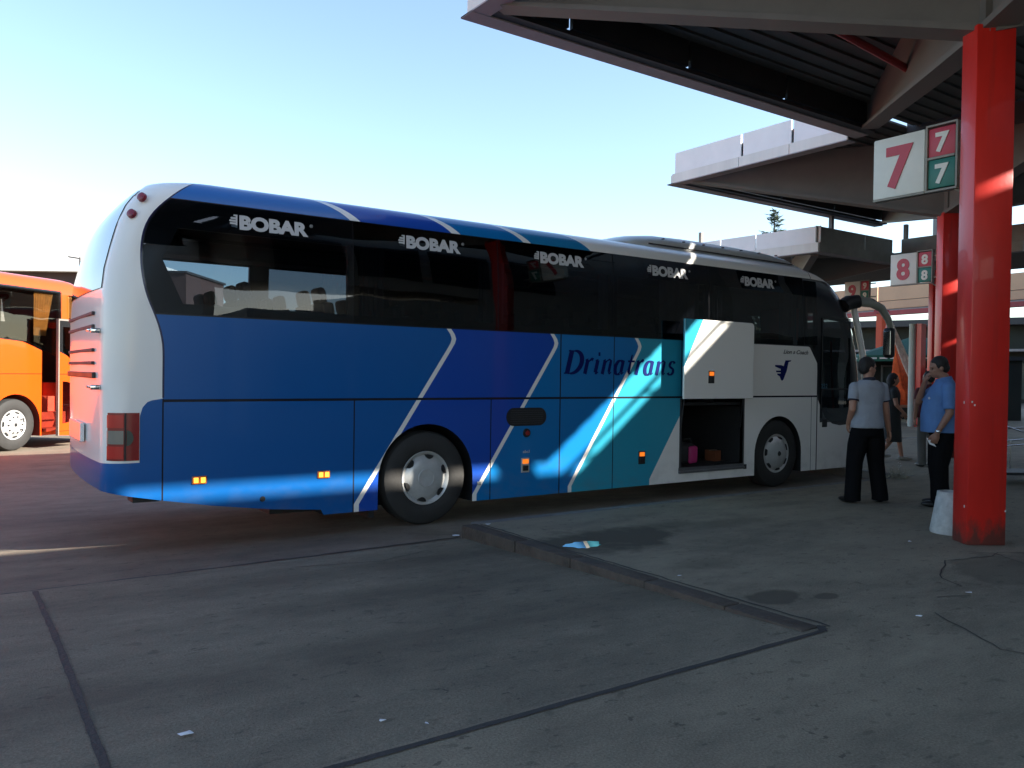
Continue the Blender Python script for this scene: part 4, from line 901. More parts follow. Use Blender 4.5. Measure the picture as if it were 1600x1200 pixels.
# open door leaf standing off the side
lf = newbm(); prism(lf, [(.66, .28), (1.50, .22), (1.50, 2.66), (.66, 2.68)], -.40, -.36, 'y'); door = obj('open_door', lf, OL, oc)
for cutpts in ([(.77, 2.54), (1.46, 2.54), (1.46, 1.52), (.77, 2.02)], [(.77, .52)]+[(.77+.60*math.sin(a), .96-.44*math.cos(a)) for a in [math.pi*k/16 for k in range(17)]]):
    bm = newbm(); prism(bm, cutpts, -.6, -.2, 'y'); cut(door, bm, blackm)
bm = newbm(); prism(bm, [(.77, 2.54), (1.46, 2.54), (1.46, 1.52), (.77, 2.02)], -.384, -.380, 'y'); obj('door_glass', bm, gl, door)
bm = newbm(); prism(bm, [(.77, .52)]+[(.77+.60*math.sin(a), .96-.44*math.cos(a)) for a in [math.pi*k/16 for k in range(17)]], -.384, -.380, 'y'); obj('door_glass', bm, gl, door)
bm = newbm(); box(bm, .645, .672, -.41, -.35, .27, 2.70); box(bm, .66, 1.5, -.41, -.35, 2.665, 2.70); obj('door_seal', bm, mat('seal_grey', (.18, .16, .14), .6), door)
bm = newbm(); tube(bm, [(.80, -.33, .9), (1.35, -.33, .9)], .018, 8); tube(bm, [(1.1, -.33, 1.5), (1.12, -.33, 2.4)], .016, 8); obj('handrail', bm, mat('rail_dark_red', (.12, .01, .01), .4), door)
bm = newbm(); box(bm, .7, 1.66, .0, .9, .34, .40); box(bm, .7, 1.66, .35, .9, .40, .72); box(bm, .7, 1.66, .65, .98, .72, 1.05); obj('entrance_step', bm, mat('doorway_red', (.40, .035, .012)), oc)
# ------------------------------------------------------------------ sunlit building beyond the orange coach
t = thing('white_terminal', 'low bright white terminal roof with a brown band beyond the orange coach', 'building', (-1.9, 45.2, 0), R(-34))
white = mat('terminal_white', (.80, .78, .75), .7, var=.05, vs=.5); brown = mat('terminal_brown', (.07, .035, .03), .7, var=.25)
bm = newbm(); box(bm, -60, 6.5, 0, 14, 7.0, 8.1); obj('parapet', bm, white, t)
bm = newbm(); box(bm, -60, 6.2, .6, 14, 6.1, 7.0); obj('soffit_band', bm, brown, t)
bm = newbm(); box(bm, -60, 5.0, 5, 14, 0, 6.1); obj('wall', bm, mat('terminal_wall', (.35, .30, .26), .8, var=.2), t)
bm = newbm()
for k in range(12): box(bm, -4.5*k-.6, -4.5*k-.2, 1, 1.4, 0, 6.1)
obj('column', bm, white, t)
t = thing('lamp_mast', 'thin mast with a small flat lamp head rising over the white terminal roof', 'lamp', (1.35, 40, 0)); bm = newbm(); tube(bm, [(0, 0, 0), (0, 0, 7.45)], [.07, .04], 8); obj('mast', bm, darkm, t)
bm = newbm(); beam(bm, (0, 0, 7.35), (-.50, .3, 7.43), .12, .06); obj('lamp_head', bm, darkm, t)
t = thing('terminal_annex', 'dark flat annex between the white terminal and the rear of the blue coach', 'building', (2.2, 41.5, 0), R(-34)); bm = newbm(); box(bm, 0, 5, 0, 6, 0, 6.9); obj('wall', bm, brown, t); bm = newbm(); box(bm, -.1, 5.1, -.1, 6.1, 6.9, 7.02); obj('roof', bm, darkm, t)
# ------------------------------------------------------------------ people
skin = mat('skin', (.42, .21, .14), .55, var=.1, vs=8); skind = mat('skin_tanned', (.30, .15, .10), .55, var=.1, vs=8); hairm = mat('dark_hair', (.012, .009, .008), .65, var=.4, vs=40, bump=.4, bs=90)
def ell(bm, c, r, rot=None, sub=2):
    q = bmesh.ops.create_icosphere(bm, subdivisions=sub, radius=1)
    M = Matrix.Translation(c) @ (rot.to_4x4() if rot else Matrix.Identity(4)) @ Matrix.Diagonal((*r, 1))
    for v in q['verts']: v.co = M @ v.co
def torso(bm, secs, grow=0):
    rings = []
    for (z, hw, hd, xo, yo) in secs:
        rings.append([bm.verts.new((xo+(hd+grow)*math.copysign(abs(math.cos(a))**.85, math.cos(a)), yo+(hw+grow)*math.copysign(abs(math.sin(a))**.85, math.sin(a)), z)) for a in [2*math.pi*k/24 for k in range(24)]])
    for a, b in zip(rings, rings[1:]):
        for k in range(24): bm.faces.new((a[k], a[(k+1) % 24], b[(k+1) % 24], b[k]))
    bm.faces.new(rings[0][::-1]); bm.faces.new(rings[-1])
def limb(bm, pts, rad):
    P = []; Q = []
    for i in range(len(pts)-1):
        a, b = Vector(pts[i]), Vector(pts[i+1])
        for k in range(5): f = k/5; P.append(a.lerp(b, f)); Q.append(rad[i]+(rad[i+1]-rad[i])*f)
    P.append(Vector(pts[-1])); Q.append(rad[-1]); tube(bm, P, Q, 14)
    for p, r in zip(pts, rad): ell(bm, Vector(p), (r, r, r), sub=2)
def hand(bm, w, d, n, curl=.5):
    """w wrist, d direction of the hand, n direction the palm faces"""
    w = Vector(w); d = Vector(d).normalized(); n = Vector(n).normalized(); n = (n-d*n.dot(d)).normalized(); s = d.cross(n)
    rot = Matrix((d, s, n)).transposed(); ell(bm, w+d*.045, (.055, .042, .018), rot)
    for k, L in enumerate((.070, .080, .075, .060)):
        o = (k-1.5)*.020; a = w+d*.085+s*o; b = a+d*L*.5*math.cos(curl*.6)+n*L*.5*math.sin(curl*.6); c = b+d*L*.5*math.cos(curl*1.8)+n*L*.5*math.sin(curl*1.8)
        tube(bm, [a-d*.03, a, b, c], [.0105, .010, .0095, .008], 8); ell(bm, c, (.008,)*3, sub=1)
    a = w+d*.03-s*.034; b = a+d*.035-s*.022+n*.012; c = b+d*.032-s*.004+n*.014
    tube(bm, [w+d*.01-s*.015, a, b, c], [.014, .0135, .012, .010], 8); ell(bm, c, (.010,)*3, sub=1)
def human(label, loc, yaw, h, P):
    s = h/1.75; t = thing('person', label, 'person', loc, yaw, P.get('group')); t.scale = (s, s, s)
    sk = P.get('skin', skin); hy = R(P.get('head', 0)); hp = R(P.get('nod', 0)); H = Vector(P.get('headpos', (.015, 0, 1.615)))
    Rh = Matrix.Rotation(hy, 3, 'Z') @ Matrix.Rotation(hp, 3, 'Y')
    hv = lambda x, y, z: H+Rh @ Vector((x, y, z))
    b = newbm(); wd = P.get('wide', 1.0); belly = P.get('belly', 0)
    secs = [(.86, .150*wd, .105, 0, 0), (.95, .168*wd, .118+belly*.3, belly*.3, 0), (1.05, .155*wd, .108+belly, belly*.9, 0), (1.18, .150*wd, .105+belly*.8, .008+belly*.7, 0), (1.30, .170*wd, .112+belly*.3, .008+belly*.2, 0), (1.39, .178*wd, .100, -.002, 0), (1.44, .130*wd, .078, -.010, 0), (1.475, .072, .066, -.008, 0)]
    torso(b, secs); tube(b, [(-.012, 0, 1.42), (-.002, 0, 1.50), H+Vector((-.005, 0, -.06))], [.066, .056, .058], 14)
    # head: skull, jaw, nose, lips, ears, brow
    ell(b, hv(-.008, 0, .028), (.096, .077, .098), Rh, 3); ell(b, hv(.030, 0, -.045), (.062, .056, .066), Rh, 3); ell(b, hv(.055, 0, -.088), (.028, .030, .020), Rh)
    ell(b, hv(.094, 0, -.018), (.020, .013, .024), Rh); ell(b, hv(.086, 0, .006), (.012, .010, .026), Rh); ell(b, hv(.080, 0, -.055), (.014, .024, .010), Rh)
    ell(b, hv(.074, 0, .030), (.020, .055, .012), Rh)
    for q in (-1, 1): ell(b, hv(-.008, q*.078, -.010), (.020, .010, .032), Rh); ell(b, hv(.055, q*.038, -.020), (.026, .022, .022), Rh)
    for side in ('L', 'R'):
        sh, el, wr = P[side]; limb(b, [sh, el, wr], [.052*P.get('arm', 1), .041*P.get('arm', 1), .029]); dd, nn, cu = P['h'+side]; hand(b, wr, dd, nn, cu)
        hip, kn, an = P['leg'+side]; limb(b, [hip, kn, an], [.080, .054, .038]); an = Vector(an); fd = Vector(P.get('foot'+side, (1, 0, 0))).normalized()
        rot = Matrix((fd, Vector((0, 0, 1)).cross(fd), Vector((0, 0, 1)))).transposed(); ell(b, Vector((an.x, an.y, an.z-.045))+fd*.06, (.115, .040, .030), rot)
    body = obj('body', b, sk, t); remesh(body, .0075, 3); 
    # eyes
    for q in (-1, 1):
        b = newbm(); ell(b, hv(.077, q*.030, .008), (.010, .013, .009), Rh); obj('eye', b, mat('eye_dark', (.03, .02, .018), .3, var=0), t, smooth=60)
    # shirt
    b = newbm(); top = P.get('hem', .88); ss = [q for q in secs if q[0] > top+.02]; q0 = secs[1]
    first = (top, q0[1]*1.04, q0[2]*1.0+belly*.75, belly*.62, 0)
    ss[0] = (ss[0][0], ss[0][1]*1.03, ss[0][2]+belly*.55, ss[0][3]+belly*.5, 0)
    torso(b, [first]+ss, .022)
    for side in ('L', 'R'):
        sh, el, wr = [Vector(v) for v in P[side]]; f = P.get('sleeve', .62); e = sh.lerp(el, f); L = [sh, sh.lerp(el, f*.5), e]; rr = [.064*P.get('arm', 1), .064*P.get('arm', 1), .062*P.get('arm', 1)]
        if P.get('long'): L = [sh, el, el.lerp(wr, .95)]; rr = [.064, .055, .040]
        tube(b, L, rr, 14); ell(b, sh, (.066*P.get('arm', 1),)*3)
    so = obj('shirt', b, P['shirt'], t); remesh(so, .010, 4)
    b = newbm(); tube(b, [(-.020, 0, 1.455), (-.012, 0, 1.497)], [.078, .070], 20, cap=False)
    o = obj('collar', b, P.get('collar', P['shirt']), so, smooth=60); mo = o.modifiers.new('s', 'SOLIDIFY'); mo.thickness = .008; apply_mods(o)
    if P.get('cuff'):
        for side in ('L', 'R'):
            sh, el, wr = [Vector(v) for v in P[side]]; e = sh.lerp(el, P.get('sleeve', .62)); d = (el-sh).normalized(); b = newbm(); tube(b, [e-d*.014, e+d*.002], [.0655, .0655], 18); obj('cuff', b, P['cuff'], so, smooth=60)
    # trousers or dress
    b = newbm(); tr = P['trousers']
    if P.get('dress'):
        torso(b, [(P['dress'], .20, .17, .0, 0), (.70, .185, .15, 0, 0), (.90, .178, .135, 0, 0), (1.02, .150, .115, 0, 0)], .012)
    else:
        torso(b, [(.80, .160*wd, .115, 0, 0), (.88, .168*wd, .122+belly*.2, belly*.15, 0), (.95, .166*wd, .118+belly*.35, belly*.3, 0), (1.0, .158*wd, .112+belly*.4, belly*.35, 0)], .012)
        for side in ('L', 'R'):
            hip, kn, an = [Vector(v) for v in P['leg'+side]]; k = P.get('legw', 1)
            tube(b, [hip, hip.lerp(kn, .5), kn, kn.lerp(an, .5), an, an-Vector((0, 0, .055))], [.098*min(k, 1.08), .092*k, .077*k, .073*k, .075*k, .077*k], 16); ell(b, hip, (.098*min(k, 1.08),)*3)
    o = obj('dress_skirt' if P.get('dress') else 'trousers', b, tr, t); remesh(o, .010, 4)
    for side in ('L', 'R'):
        an = Vector(P['leg'+side][2]); fd = Vector(P.get('foot'+side, (1, 0, 0))).normalized(); rot = Matrix((fd, Vector((0, 0, 1)).cross(fd), Vector((0, 0, 1)))).transposed()
        b = newbm(); ell(b, Vector((an.x, an.y, an.z-.048))+fd*.065, (.142, .050, .038), rot, 3); ell(b, Vector((an.x, an.y, an.z-.03))-fd*.01, (.06, .046, .05), rot, 2)
        for v in b.verts: v.co.z = max(v.co.z, an.z-.083)
        obj('shoe', b, P.get('shoe', mat('black_shoe', (.01, .01, .01), .35, var=.1)), t, smooth=50)
    # hair
    b = newbm(); ell(b, hv(-.020, 0, .040), (.098, .086, .100), Rh, 3); ell(b, hv(-.055, 0, -.005), (.062, .078, .075), Rh, 3)
    if P.get('longhair'):
        ell(b, hv(-.07, 0, -.16), (.06, .10, .22), Rh, 3); ell(b, hv(-.05, 0, -.02), (.085, .10, .12), Rh, 3)
    for v in b.verts:
        l = Rh.inverted() @ (v.co-H)
        if l.x > .045 and l.z < .062: v.co = H+Rh @ Vector((min(l.x, .045), l.y*.9, l.z))
        v.co += Vector((random.uniform(-1, 1), random.uniform(-1, 1), random.uniform(-1, 1)))*.003
    obj('hair', b, hairm, t, smooth=60)
    return t
greys = mat('grey_polo', (.30, .32, .36), .9, var=.12, vs=5, bump=.9, bs=7); navy = mat('navy_trim', (.012, .014, .03), .8); blk = mat('black_cloth', (.005, .005, .006), .9, spec=.12, var=.3, vs=6, bump=.5, bs=9)
blues = mat('blue_shirt', (.10, .21, .44), .85, var=.12, vs=5, bump=.9, bs=6)
# man in the grey polo, seen from behind, looking to his right
g = human('man in a grey polo shirt with dark trim and black trousers, back turned to us', (5.19, -2.07, .13), R(62), 1.84, dict(
    head=-84, nod=4, shirt=greys, cuff=navy, collar=navy, trousers=blk, hem=.90, sleeve=.60, legw=1.26, arm=1.0,
    L=((-.01, .180, 1.385), (-.05, .225, 1.12), (.13, .17, .94)), hL=((.6, -.25, -1), (0, -1, 0), .5), R=((-.01, -.180, 1.385), (.0, -.235, 1.11), (.06, -.31, .87)), hR=((.2, -.25, -1), (0, 1, 0), .5),
    legL=((0, .085, .90), (.02, .145, .49), (-.02, .185, .085)), legR=((0, -.085, .90), (.04, -.14, .49), (.02, -.19, .085)), footL=(1, .35, 0), footR=(1, -.45, 0)))
# man in the blue shirt, hand to his face
m2 = human('stout man in a blue short-sleeved shirt raising one hand to his face', (5.76, -2.72, .13), R(128), 1.87, dict(
    head=8, nod=14, headpos=(.055, 0, 1.600), skin=skind, shirt=blues, trousers=blk, hem=.86, sleeve=.86, legw=1.34, wide=1.06, belly=.055, arm=1.08,
    L=((-.01, .205, 1.375), (-.02, .255, 1.09), (.10, .235, .86)), hL=((.25, -.05, -1), (0, -1, 0), .8), R=((.0, -.20, 1.375), (.22, -.24, 1.20), (.185, -.055, 1.435)), hR=((-.2, .35, 1), (-1, .1, 0), 1.2),
    legL=((0, .09, .89), (.05, .10, .48), (.03, .10, .085)), legR=((0, -.09, .89), (.03, -.10, .48), (-.02, -.11, .085)), footL=(1, .1, 0), footR=(1, -.25, 0)))
bm = newbm(); tube(bm, [(.088, .236, .885), (.094, .236, .872)], [.034, .034], 16); ell(bm, Vector((.092, .272, .880)), (.018, .006, .018)); obj('wristwatch', bm, chrome, m2, smooth=50)
bm = newbm(); prism(bm, [(.10, .70), (.17, .73), (.20, .80), (.15, .78)], .195, .200, 'y'); s_ = obj('paper_slip', bm, mat('slip_white', (.75, .75, .76), .7, var=.03)); s_.matrix_world = m2.matrix_basis.copy() if False else Matrix.Translation((5.76, -2.72, .13)) @ Matrix.Rotation(R(128), 4, 'Z') @ Matrix.Scale(1.87/1.75, 4)
tag(s_, 'white folded paper slip held in the hand of the man in blue', 'paper')
bm = newbm(); ell(bm, Vector((.165, .10, 1.25)), (.012, .04, .018)); ell(bm, Vector((.205, .03, 1.06)), (.012, .045, .014)); obj('shirt_patch', bm, mat('patch_white', (.6, .62, .68), .7), m2)
# woman walking past in a dark dress
human('woman with long dark hair in a dark dress, walking off beyond the talking men', (10.62, .76, .13), R(-48), 1.68, dict(
    head=0, nod=5, shirt=mat('dark_dress', (.022, .026, .026), .9, var=.3), trousers=mat('dark_dress', (.022, .026, .026)), dress=.38, longhair=True, hem=.92, sleeve=.5, wide=.9,
    L=((-.01, .16, 1.38), (-.02, .20, 1.12), (.12, .19, .93)), hL=((.5, 0, -1), (0, -1, 0), .5), R=((-.01, -.16, 1.38), (.03, -.20, 1.12), (.16, -.16, .98)), hR=((.6, 0, -1), (0, 1, 0), .5),
    legL=((0, .07, .88), (.14, .08, .48), (.20, .07, .085)), legR=((0, -.07, .88), (.02, -.08, .48), (-.22, -.07, .14)), shoe=mat('white_sandal', (.30, .29, .26), .6)))
# man in the maroon shirt beyond the man in blue
human('man in a dark maroon shirt and grey trousers, half hidden by the man in blue', (10.12, -.20, .13), R(60), 1.72, dict(
    head=30, skin=skind, shirt=mat('maroon_shirt', (.085, .010, .014), .9, var=.2), trousers=mat('grey_trousers', (.11, .105, .095), .9, var=.2), hem=.90, sleeve=.6,
    L=((-.01, .185, 1.385), (-.02, .235, 1.12), (.03, .225, .88)), hL=((.1, 0, -1), (0, -1, 0), .5), R=((-.01, -.185, 1.385), (-.02, -.23, 1.12), (.04, -.22, .88)), hR=((.1, 0, -1), (0, 1, 0), .5),
    legL=((0, .085, .90), (.02, .10, .49), (-.02, .11, .085)), legR=((0, -.085, .90), (.02, -.10, .49), (-.02, -.11, .085))))
# seated person at the edge behind the big pillar
human('person in a pink top with dark hair, just visible beyond the big red pillar', (11.9, -1.55, .13), R(170), 1.66, dict(
    head=20, nod=10, shirt=mat('pink_top', (.50, .20, .24), .85, var=.1), trousers=blk, hem=.90, sleeve=.7,
    L=((-.01, .165, 1.385), (.03, .22, 1.12), (.2, .15, 1.05)), hL=((1, -.3, 0), (0, 0, -1), .5), R=((-.01, -.165, 1.385), (.03, -.22, 1.12), (.2, -.15, 1.05)), hR=((1, .3, 0), (0, 0, -1), .5),
    legL=((0, .085, .90), (.02, .10, .49), (-.02, .11, .085)), legR=((0, -.085, .90), (.02, -.10, .49), (-.02, -.11, .085))))
# ------------------------------------------------------------------ far platforms and buildings
tanm = mat('tan_panel', (.62, .36, .21), .6, var=.1, vs=.7); farm = mat('far_wall', (.03, .034, .028), .8, var=.4, vs=.8)
t = thing('far_canopy', 'tan panelled canopy edge seen beneath the canopies above the coach mirror', 'canopy')
def runs(bm, a, b, z0, z1, th, step, gap=.02):
    a = Vector((*a, 0)); b = Vector((*b, 0)); d = (b-a).normalized(); L = (b-a).length; q = 0
    while q < L-.1: beam(bm, a+d*(q+gap)+Vector((0, 0, z0)), a+d*(min(q+step, L)-gap)+Vector((0, 0, z0)), th, z1-z0); q += step
bm = newbm(); runs(bm, (31.4, 18.4), (29.4, 3.0), 5.24, 5.90, .05, 2.6); obj('fascia_panels', bm, tanm, t)
bm = newbm(); runs(bm, (31.35, 18.4), (29.35, 3.0), 4.86, 5.21, .05, 2.6); obj('fascia_band', bm, tanm, t)
bm = newbm(); beam(bm, (32.3, 18.4, 4.75), (30.3, 3, 4.75), 1.8, .1); beam(bm, (34.5, 18.4, 5.3), (32.5, 3, 5.3), 5.5, .1); obj('roof_deck', bm, trimm, t)
bm = newbm(); beam(bm, (31.2, 18.4, 4.55), (29.2, 3, 4.55), .3, .2); obj('gutter', bm, redd, t)
t = thing('far_building', 'long low far building with a tan band under a strip of windows', 'building')
A = Vector((54, 42, 0)); B = Vector((66, 8, 0)); dd = (B-A).normalized(); nn = Vector((dd.y, -dd.x, 0)); 
def fb(name, z0, z1, off, th, m, step=None):
    bm = newbm()
    if step: runs(bm, (A-nn*off*-1)[:2], (B-nn*off*-1)[:2], z0, z1, th, step, .04)
    else: beam(bm, A+nn*off+Vector((0, 0, z0)), B+nn*off+Vector((0, 0, z0)), th, z1-z0)
    return obj(name, bm, m, t)
fb('wall', 0, 3.9, -2, 3, farm); fb('roof', 5.75, 6.25, 0, 6, darkm); fb('tan_panel', 4.45, 5.0, 0, .2, tanm, 4); fb('lower_panel', 4.05, 4.40, .1, .2, tanm, 4); fb('soffit', 3.85, 4.03, -.5, 4, trimm)
fb('backing', 3.9, 6.2, 1.2, .2, farm); fb('window_strip', 5.05, 5.42, -.2, .1, mat('milky_window', (.55, .55, .50), .4, var=.1), 3.1); fb('upper_beam', 5.45, 5.75, .05, .3, trimm)
bm = newbm()
for k in range(16):
    p = A+dd*(1.5+2.2*k)+nn*-.3; box(bm, -.6, .6, -.03, .03, .3, 3.0, M=Matrix.Translation(p) @ Matrix.Rotation(math.atan2(dd.y, dd.x), 4, 'Z'))
obj('shop_window', bm, mat('shop_glass', (.06, .08, .07), .15, var=.4, vs=.7), t)
# hidden background at the foot: low dark hedge and kiosks
def leafball(bm, c, r, n, s, rnd):
    for k in range(n):
        d = Vector((rnd.gauss(0, 1), rnd.gauss(0, 1), rnd.gauss(0, 1))).normalized(); q = Vector(c)+Vector((d.x*r[0], d.y*r[1], d.z*r[2]))*rnd.uniform(.45, 1.0)
        a = Vector((rnd.gauss(0, 1), rnd.gauss(0, 1), rnd.gauss(0, .6))).normalized(); b = a.orthogonal().normalized()
        v = [bm.verts.new(q+a*s), bm.verts.new(q+b*s*.5), bm.verts.new(q-a*s), bm.verts.new(q-b*s*.5)]; bm.faces.new(v)
leafm = mat('leaf_dark', (.035, .060, .025), .7, var=.5, vs=.9)
t = thing('conifer_tree', 'dark conifer whose tip pokes above the canopy beside the coach roof', 'tree', (54.0, 36.9, 0)); rnd = random.Random(3)
bm = newbm(); tube(bm, [(0, 0, 0), (.1, 0, 8), (0, .05, 16.0)], [.35, .2, .03], 8); obj('trunk', bm, mat('bark', (.06, .045, .035), .9, var=.3), t)
bm = newbm()
for k in range(340):
    f = rnd.random()**.75; z = 16.1-f*13; L = (.45+f*4.4)*rnd.uniform(.55, 1.1); a = rnd.uniform(0, 2*math.pi); tip = Vector((L*math.cos(a), L*math.sin(a), z+.25*L*(1-f)-.12*L*f)); base = Vector((0, 0, z-.25*L))
    for q in range(int(5+L*5)):
        u = rnd.uniform(.25, 1); c = base.lerp(tip, u)+Vector((rnd.gauss(0, .10), rnd.gauss(0, .10), rnd.gauss(0, .05))); d = (tip-base).normalized(); s = d.orthogonal().normalized(); s = Matrix.Rotation(rnd.uniform(0, 6.28), 3, d) @ s
        d2 = (d+s*rnd.uniform(-.9, .9)).normalized(); w_ = d2.orthogonal().normalized()*.075
        v = [bm.verts.new(c-d2*.30), bm.verts.new(c+w_), bm.verts.new(c+d2*.30), bm.verts.new(c-w_)]; bm.faces.new(v)
obj('crown', bm, leafm, t)
# green parasol
t = thing('parasol', 'dark green parasol with faded white print on its edge, beyond the men', 'parasol', (25.5, 8.5, .13)); gm = mat('parasol_green', (.010, .085, .060), .8, var=.15, vs=2)
bm = newbm(); top = bm.verts.new((0, 0, 3.22)); r1 = []; r2 = []
for k in range(8):
    a = 2*math.pi*(k+.5)/8; r1.append(bm.verts.new((2.35*math.cos(a), 2.35*math.sin(a), 2.42))); r2.append(bm.verts.new((2.37*math.cos(a), 2.37*math.sin(a), 2.20)))
for k in range(8): j = (k+1) % 8; bm.faces.new((top, r1[k], r1[j])); bm.faces.new((r1[k], r2[k], r2[j], r1[j]))
o = obj('cloth', bm, gm, t); mo = o.modifiers.new('s', 'SOLIDIFY'); mo.thickness = .01; apply_mods(o)
bm = newbm(); tube(bm, [(0, 0, 0), (0, 0, 3.25)], .03, 10); obj('pole', bm, mat('pole_grey', (.3, .3, .3), .5), t)
bm = newbm()
for k in range(8):
    a0 = 2*math.pi*(k+.5)/8; a1 = 2*math.pi*(k+1.5)/8; p = Vector((2.385*math.cos(a0), 2.385*math.sin(a0), 2.31)); q = Vector((2.385*math.cos(a1), 2.385*math.sin(a1), 2.31))
    for (f0, f1) in ((.22, .36), (.42, .58), (.64, .76)): beam(bm, p.lerp(q, f0)-Vector((0, 0, .03)), p.lerp(q, f1)-Vector((0, 0, .03)), .01, .06)
obj('edge_print', bm, mat('print_white', (.6, .62, .6), .7), t)
# post with downpipe, and the frame next to it
t = thing('platform_post', 'slim red post with a pale grey downpipe, between the two talking men', 'post', (22.0, 6.65, .13)); bm = newbm(); box(bm, 0, .30, -.22, .0, 0, 3.4); obj('post', bm, redm, t); bm = newbm(); tube(bm, [(-.02, .06, 0), (-.02, .06, 3.4)], .11, 12); obj('downpipe', bm, mat('pipe_pale', (.42, .48, .44), .4, var=.1), t, smooth=50)
t = thing('market_stall', 'dark red square framework of a stall beside the slim post', 'stall', (22.6, 6.35, .13), R(-35)); bm = newbm()
for x in (0, 1.6): 
    for y in (0, 1.0): box(bm, x-.05, x+.05, y-.05, y+.05, 0, 1.92)
for z in (.9, 1.87): box(bm, 0, 1.6, -.04, .04, z, z+.08); box(bm, 0, 1.6, .96, 1.04, z, z+.08); box(bm, -.04, .04, 0, 1, z, z+.08); box(bm, 1.56, 1.64, 0, 1, z, z+.08)
obj('framework', bm, mat('frame_dark_red', (.16, .012, .02), .5, var=.2), t); bm = newbm(); box(bm, .1, 1.5, .1, .9, .98, 1.3); box(bm, .1, 1.5, .05, .12, 1.35, 1.8); obj('goods', bm, mat('goods_dark', (.05, .06, .05), .7, var=.6, vs=9), t)
t = thing('red_post', 'orange red post in the sun behind the coach mirror', 'post', (26.7, 10.65, .13)); bm = newbm(); box(bm, -.16, .16, -.13, .13, 0, 4.3, .01); obj('shaft', bm, mat('orange_red_paint', (.70, .07, .015), .45, var=.1), t); bm = newbm(); box(bm, -.22, .22, -.2, .2, 4.2, 4.35); obj('cap', bm, redd, t)
# kiosk with grey frames
t = thing('kiosk', 'dark kiosk with pale window frames under the parasol', 'kiosk', (27.2, 8.9, .13), R(-35)); bm = newbm(); box(bm, -2.2, 3.6, 0, 2.4, 0, 2.35); obj('wall', bm, farm, t); bm = newbm(); box(bm, -2.3, 3.7, -.15, 2.5, 2.35, 2.5); obj('roof', bm, darkm, t)
fr = mat('frame_pale', (.20, .22, .21), .5)
for x in (-1.9, -1.2, .0, .8, 1.8): 
    bm = newbm(); box(bm, x, x+.06, -.05, .0, .9, 2.1); box(bm, x+.60, x+.66, -.05, .0, .9, 2.1); box(bm, x+.06, x+.6, -.05, 0, 2.04, 2.1); box(bm, x+.06, x+.6, -.05, 0, .9, .96); w_ = obj('window', bm, fr, t); bm = newbm(); box(bm, x+.06, x+.6, -.02, -.005, .96, 2.04); obj('pane', bm, mat('shop_glass'), w_)
bm = newbm(); box(bm, -1.5, 1.5, -.4, -.02, .86, .90); obj('counter', bm, mat('counter_white', (.7, .7, .7), .5), t)
# orange netting heaped over a bench
t = thing('net_heap', 'orange and white netting slung from a tall point down over a trestle', 'netting', (22.25, 7.65, .13)); nd = Vector((1.05, -.75, 0)); rnd = random.Random(5)
ng = mat('net_orange', (.90, .13, .035), .8, var=.4, vs=7); nw = mat('net_white', (.75, .68, .58), .85, var=.3, vs=7)
bm = newbm(); n = 16; rows = []
for i in range(n+1):
    f = i/n; zt = 2.62*(1-f)**1.25+.78; 
    rows.append([bm.verts.new(tuple(nd*f*1.15+Vector((.12*math.sin(9*f+3*g), .10*math.cos(7*f+4*g), .62+(zt-.62)*g*(.92 if g < 1 else 1))))) for g in (0, .35, .7, 1)])
for a, b in zip(rows, rows[1:]):
    for k in range(3): bm.faces.new((a[k], b[k], b[k+1], a[k+1]))
o = obj('orange_net', bm, ng, t, smooth=60); mo = o.modifiers.new('s', 'SOLIDIFY'); mo.thickness = .05; apply_mods(o)
bm = newbm()
for j in range(15):
    pts = []
    for i in range(13):
        f = i/12; z = (2.72-.07*j*.5)*(1-f)**(1.25+.05*j)+.80+.045*math.sin(6*f+j); pts.append(tuple(nd*(f*1.15)+Vector((-.10-.008*j, -.10-.008*j, z))))
    tube(bm, pts, .022, 5)
for i in range(12):
    f = (i+.5)/12; zt = 2.7*(1-f)**1.25+.82; zb = 2.2*(1-f)**1.9+.72; p = nd*(f*1.15)+Vector((-.15, -.15, 0)); tube(bm, [p+Vector((0, 0, zt)), p+nd*.04+Vector((0, 0, zb))], .016, 5)
obj('white_net', bm, nw, t)
bm = newbm(); ell(bm, Vector((-.02, 0, 3.32)), (.14, .14, .20)); obj('knot', bm, redm, t)
t = thing('trestle', 'low trestle table with a pale top that carries the netting', 'table', (22.6, 7.4, .13), math.atan2(-.75, 1.05)); bm = newbm(); box(bm, -.85, .95, -.35, .35, .60, .68); obj('table_top', bm, mat('wood_pale', (.36, .19, .11), .7, var=.2), t)
for x in (-.7, -.2, .85):
    for y in (-.28, .28): bm = newbm(); box(bm, x-.03, x+.03, y-.03, y+.03, 0, .60); obj('leg', bm, darkm, t)
conc = mat('concrete_white', (.50, .50, .48), .85, var=.25, vs=9, bump=.35, bs=30)
def cone(x, y, r0, r1, h, lb, m=conc):
    t = thing('concrete_cone', lb, 'bollard', (x, y, .13), 0); bm = newbm(); lathe(bm, [(r0*.98, 0), (r0, .02), (r1+.004, h*.86), (r1, h*.87), (r1*.97, h), (r1*.80, h+.004), (r1*.74, h-.10), (.001, h-.11)], 40); obj('shell', bm, m, t, smooth=35)
    bm = newbm(); lathe(bm, [(r1*.74, h-.12), (r1*.70, h-.085), (.001, h-.08)], 24); obj('soil', bm, mat('soil', (.03, .025, .02), .95, var=.3), t)
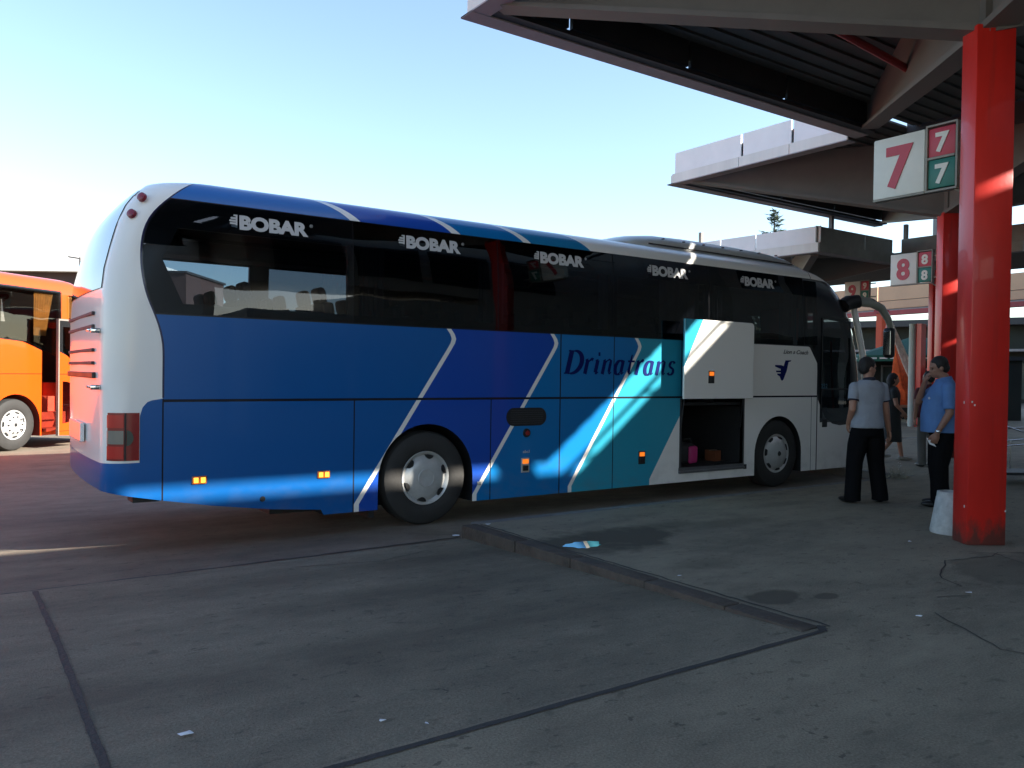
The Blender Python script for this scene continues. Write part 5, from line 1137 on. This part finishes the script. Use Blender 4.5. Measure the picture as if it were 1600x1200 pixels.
cone(4.12, -3.68, .205, .145, .42, 'whitewashed concrete cone planter standing against the foot of the big red pillar')
cone(23.9, 7.55, .34, .22, .60, 'pale pinkish concrete cone planter under the netting trestle', mat('concrete_pink', (.40, .27, .22), .85, var=.2))
# weeds in a crack
t = thing('weed_clump', 'dry pale weed tuft growing out of the pavement behind the man in grey', 'plant', (8.05, -.85, .13)); bm = newbm(); rnd = random.Random(8)
for k in range(110):
    a = rnd.uniform(0, 6.28); r = rnd.uniform(0, .24); L = rnd.uniform(.08, .30); p = Vector((r*math.cos(a), r*math.sin(a)*.7, 0)); d = Vector((rnd.gauss(0, .6), rnd.gauss(0, .6), 1)).normalized(); s = d.orthogonal().normalized()*.006
    v = [bm.verts.new(p-s), bm.verts.new(p+s), bm.verts.new(p+d*L)]; bm.faces.new(v)
obj('blades', bm, mat('dry_weed', (.34, .32, .24), .9, var=.3), t)
bm = newbm(); rnd = random.Random(9)
for k in range(26):
    a = rnd.uniform(0, 6.28); r = rnd.uniform(0, .2); ell(bm, Vector((r*math.cos(a), r*math.sin(a)*.6, rnd.uniform(.05, .25))), (.008, .008, .008), sub=1)
obj('seed_heads', bm, mat('seed_pale', (.55, .52, .45), .9), t)
# luggage trolley beyond the big pillar
t = thing('luggage_trolley', 'steel luggage trolley partly hidden beyond the big red pillar', 'trolley', (9.05, -1.95, .13), R(-35)); bm = newbm()
for y in (-.3, .3): tube(bm, [(-.5, y, .15), (-.5, y, 1.0), (.1, y, .80), (.9, y, .86)], .014, 8); tube(bm, [(-.5, y, .55), (.9, y, .68)], .012, 8); tube(bm, [(.3, y, .15), (.3, y, .62)], .014, 8)
tube(bm, [(-.5, -.3, 1.0), (-.5, .3, 1.0)], .014, 8); obj('frame', bm, chrome, t, smooth=50); bm = newbm(); box(bm, -.5, .9, -.3, .3, .14, .18); obj('platform', bm, darkm, t)
for x in (-.4, .7):
    for y in (-.28, .28): bm = newbm(); lathe(bm, [(.001, -.02), (.06, -.02), (.06, .02), (.001, .02)], 16, 'y', (x, y, .065)); obj('wheel', bm, blackm, t)
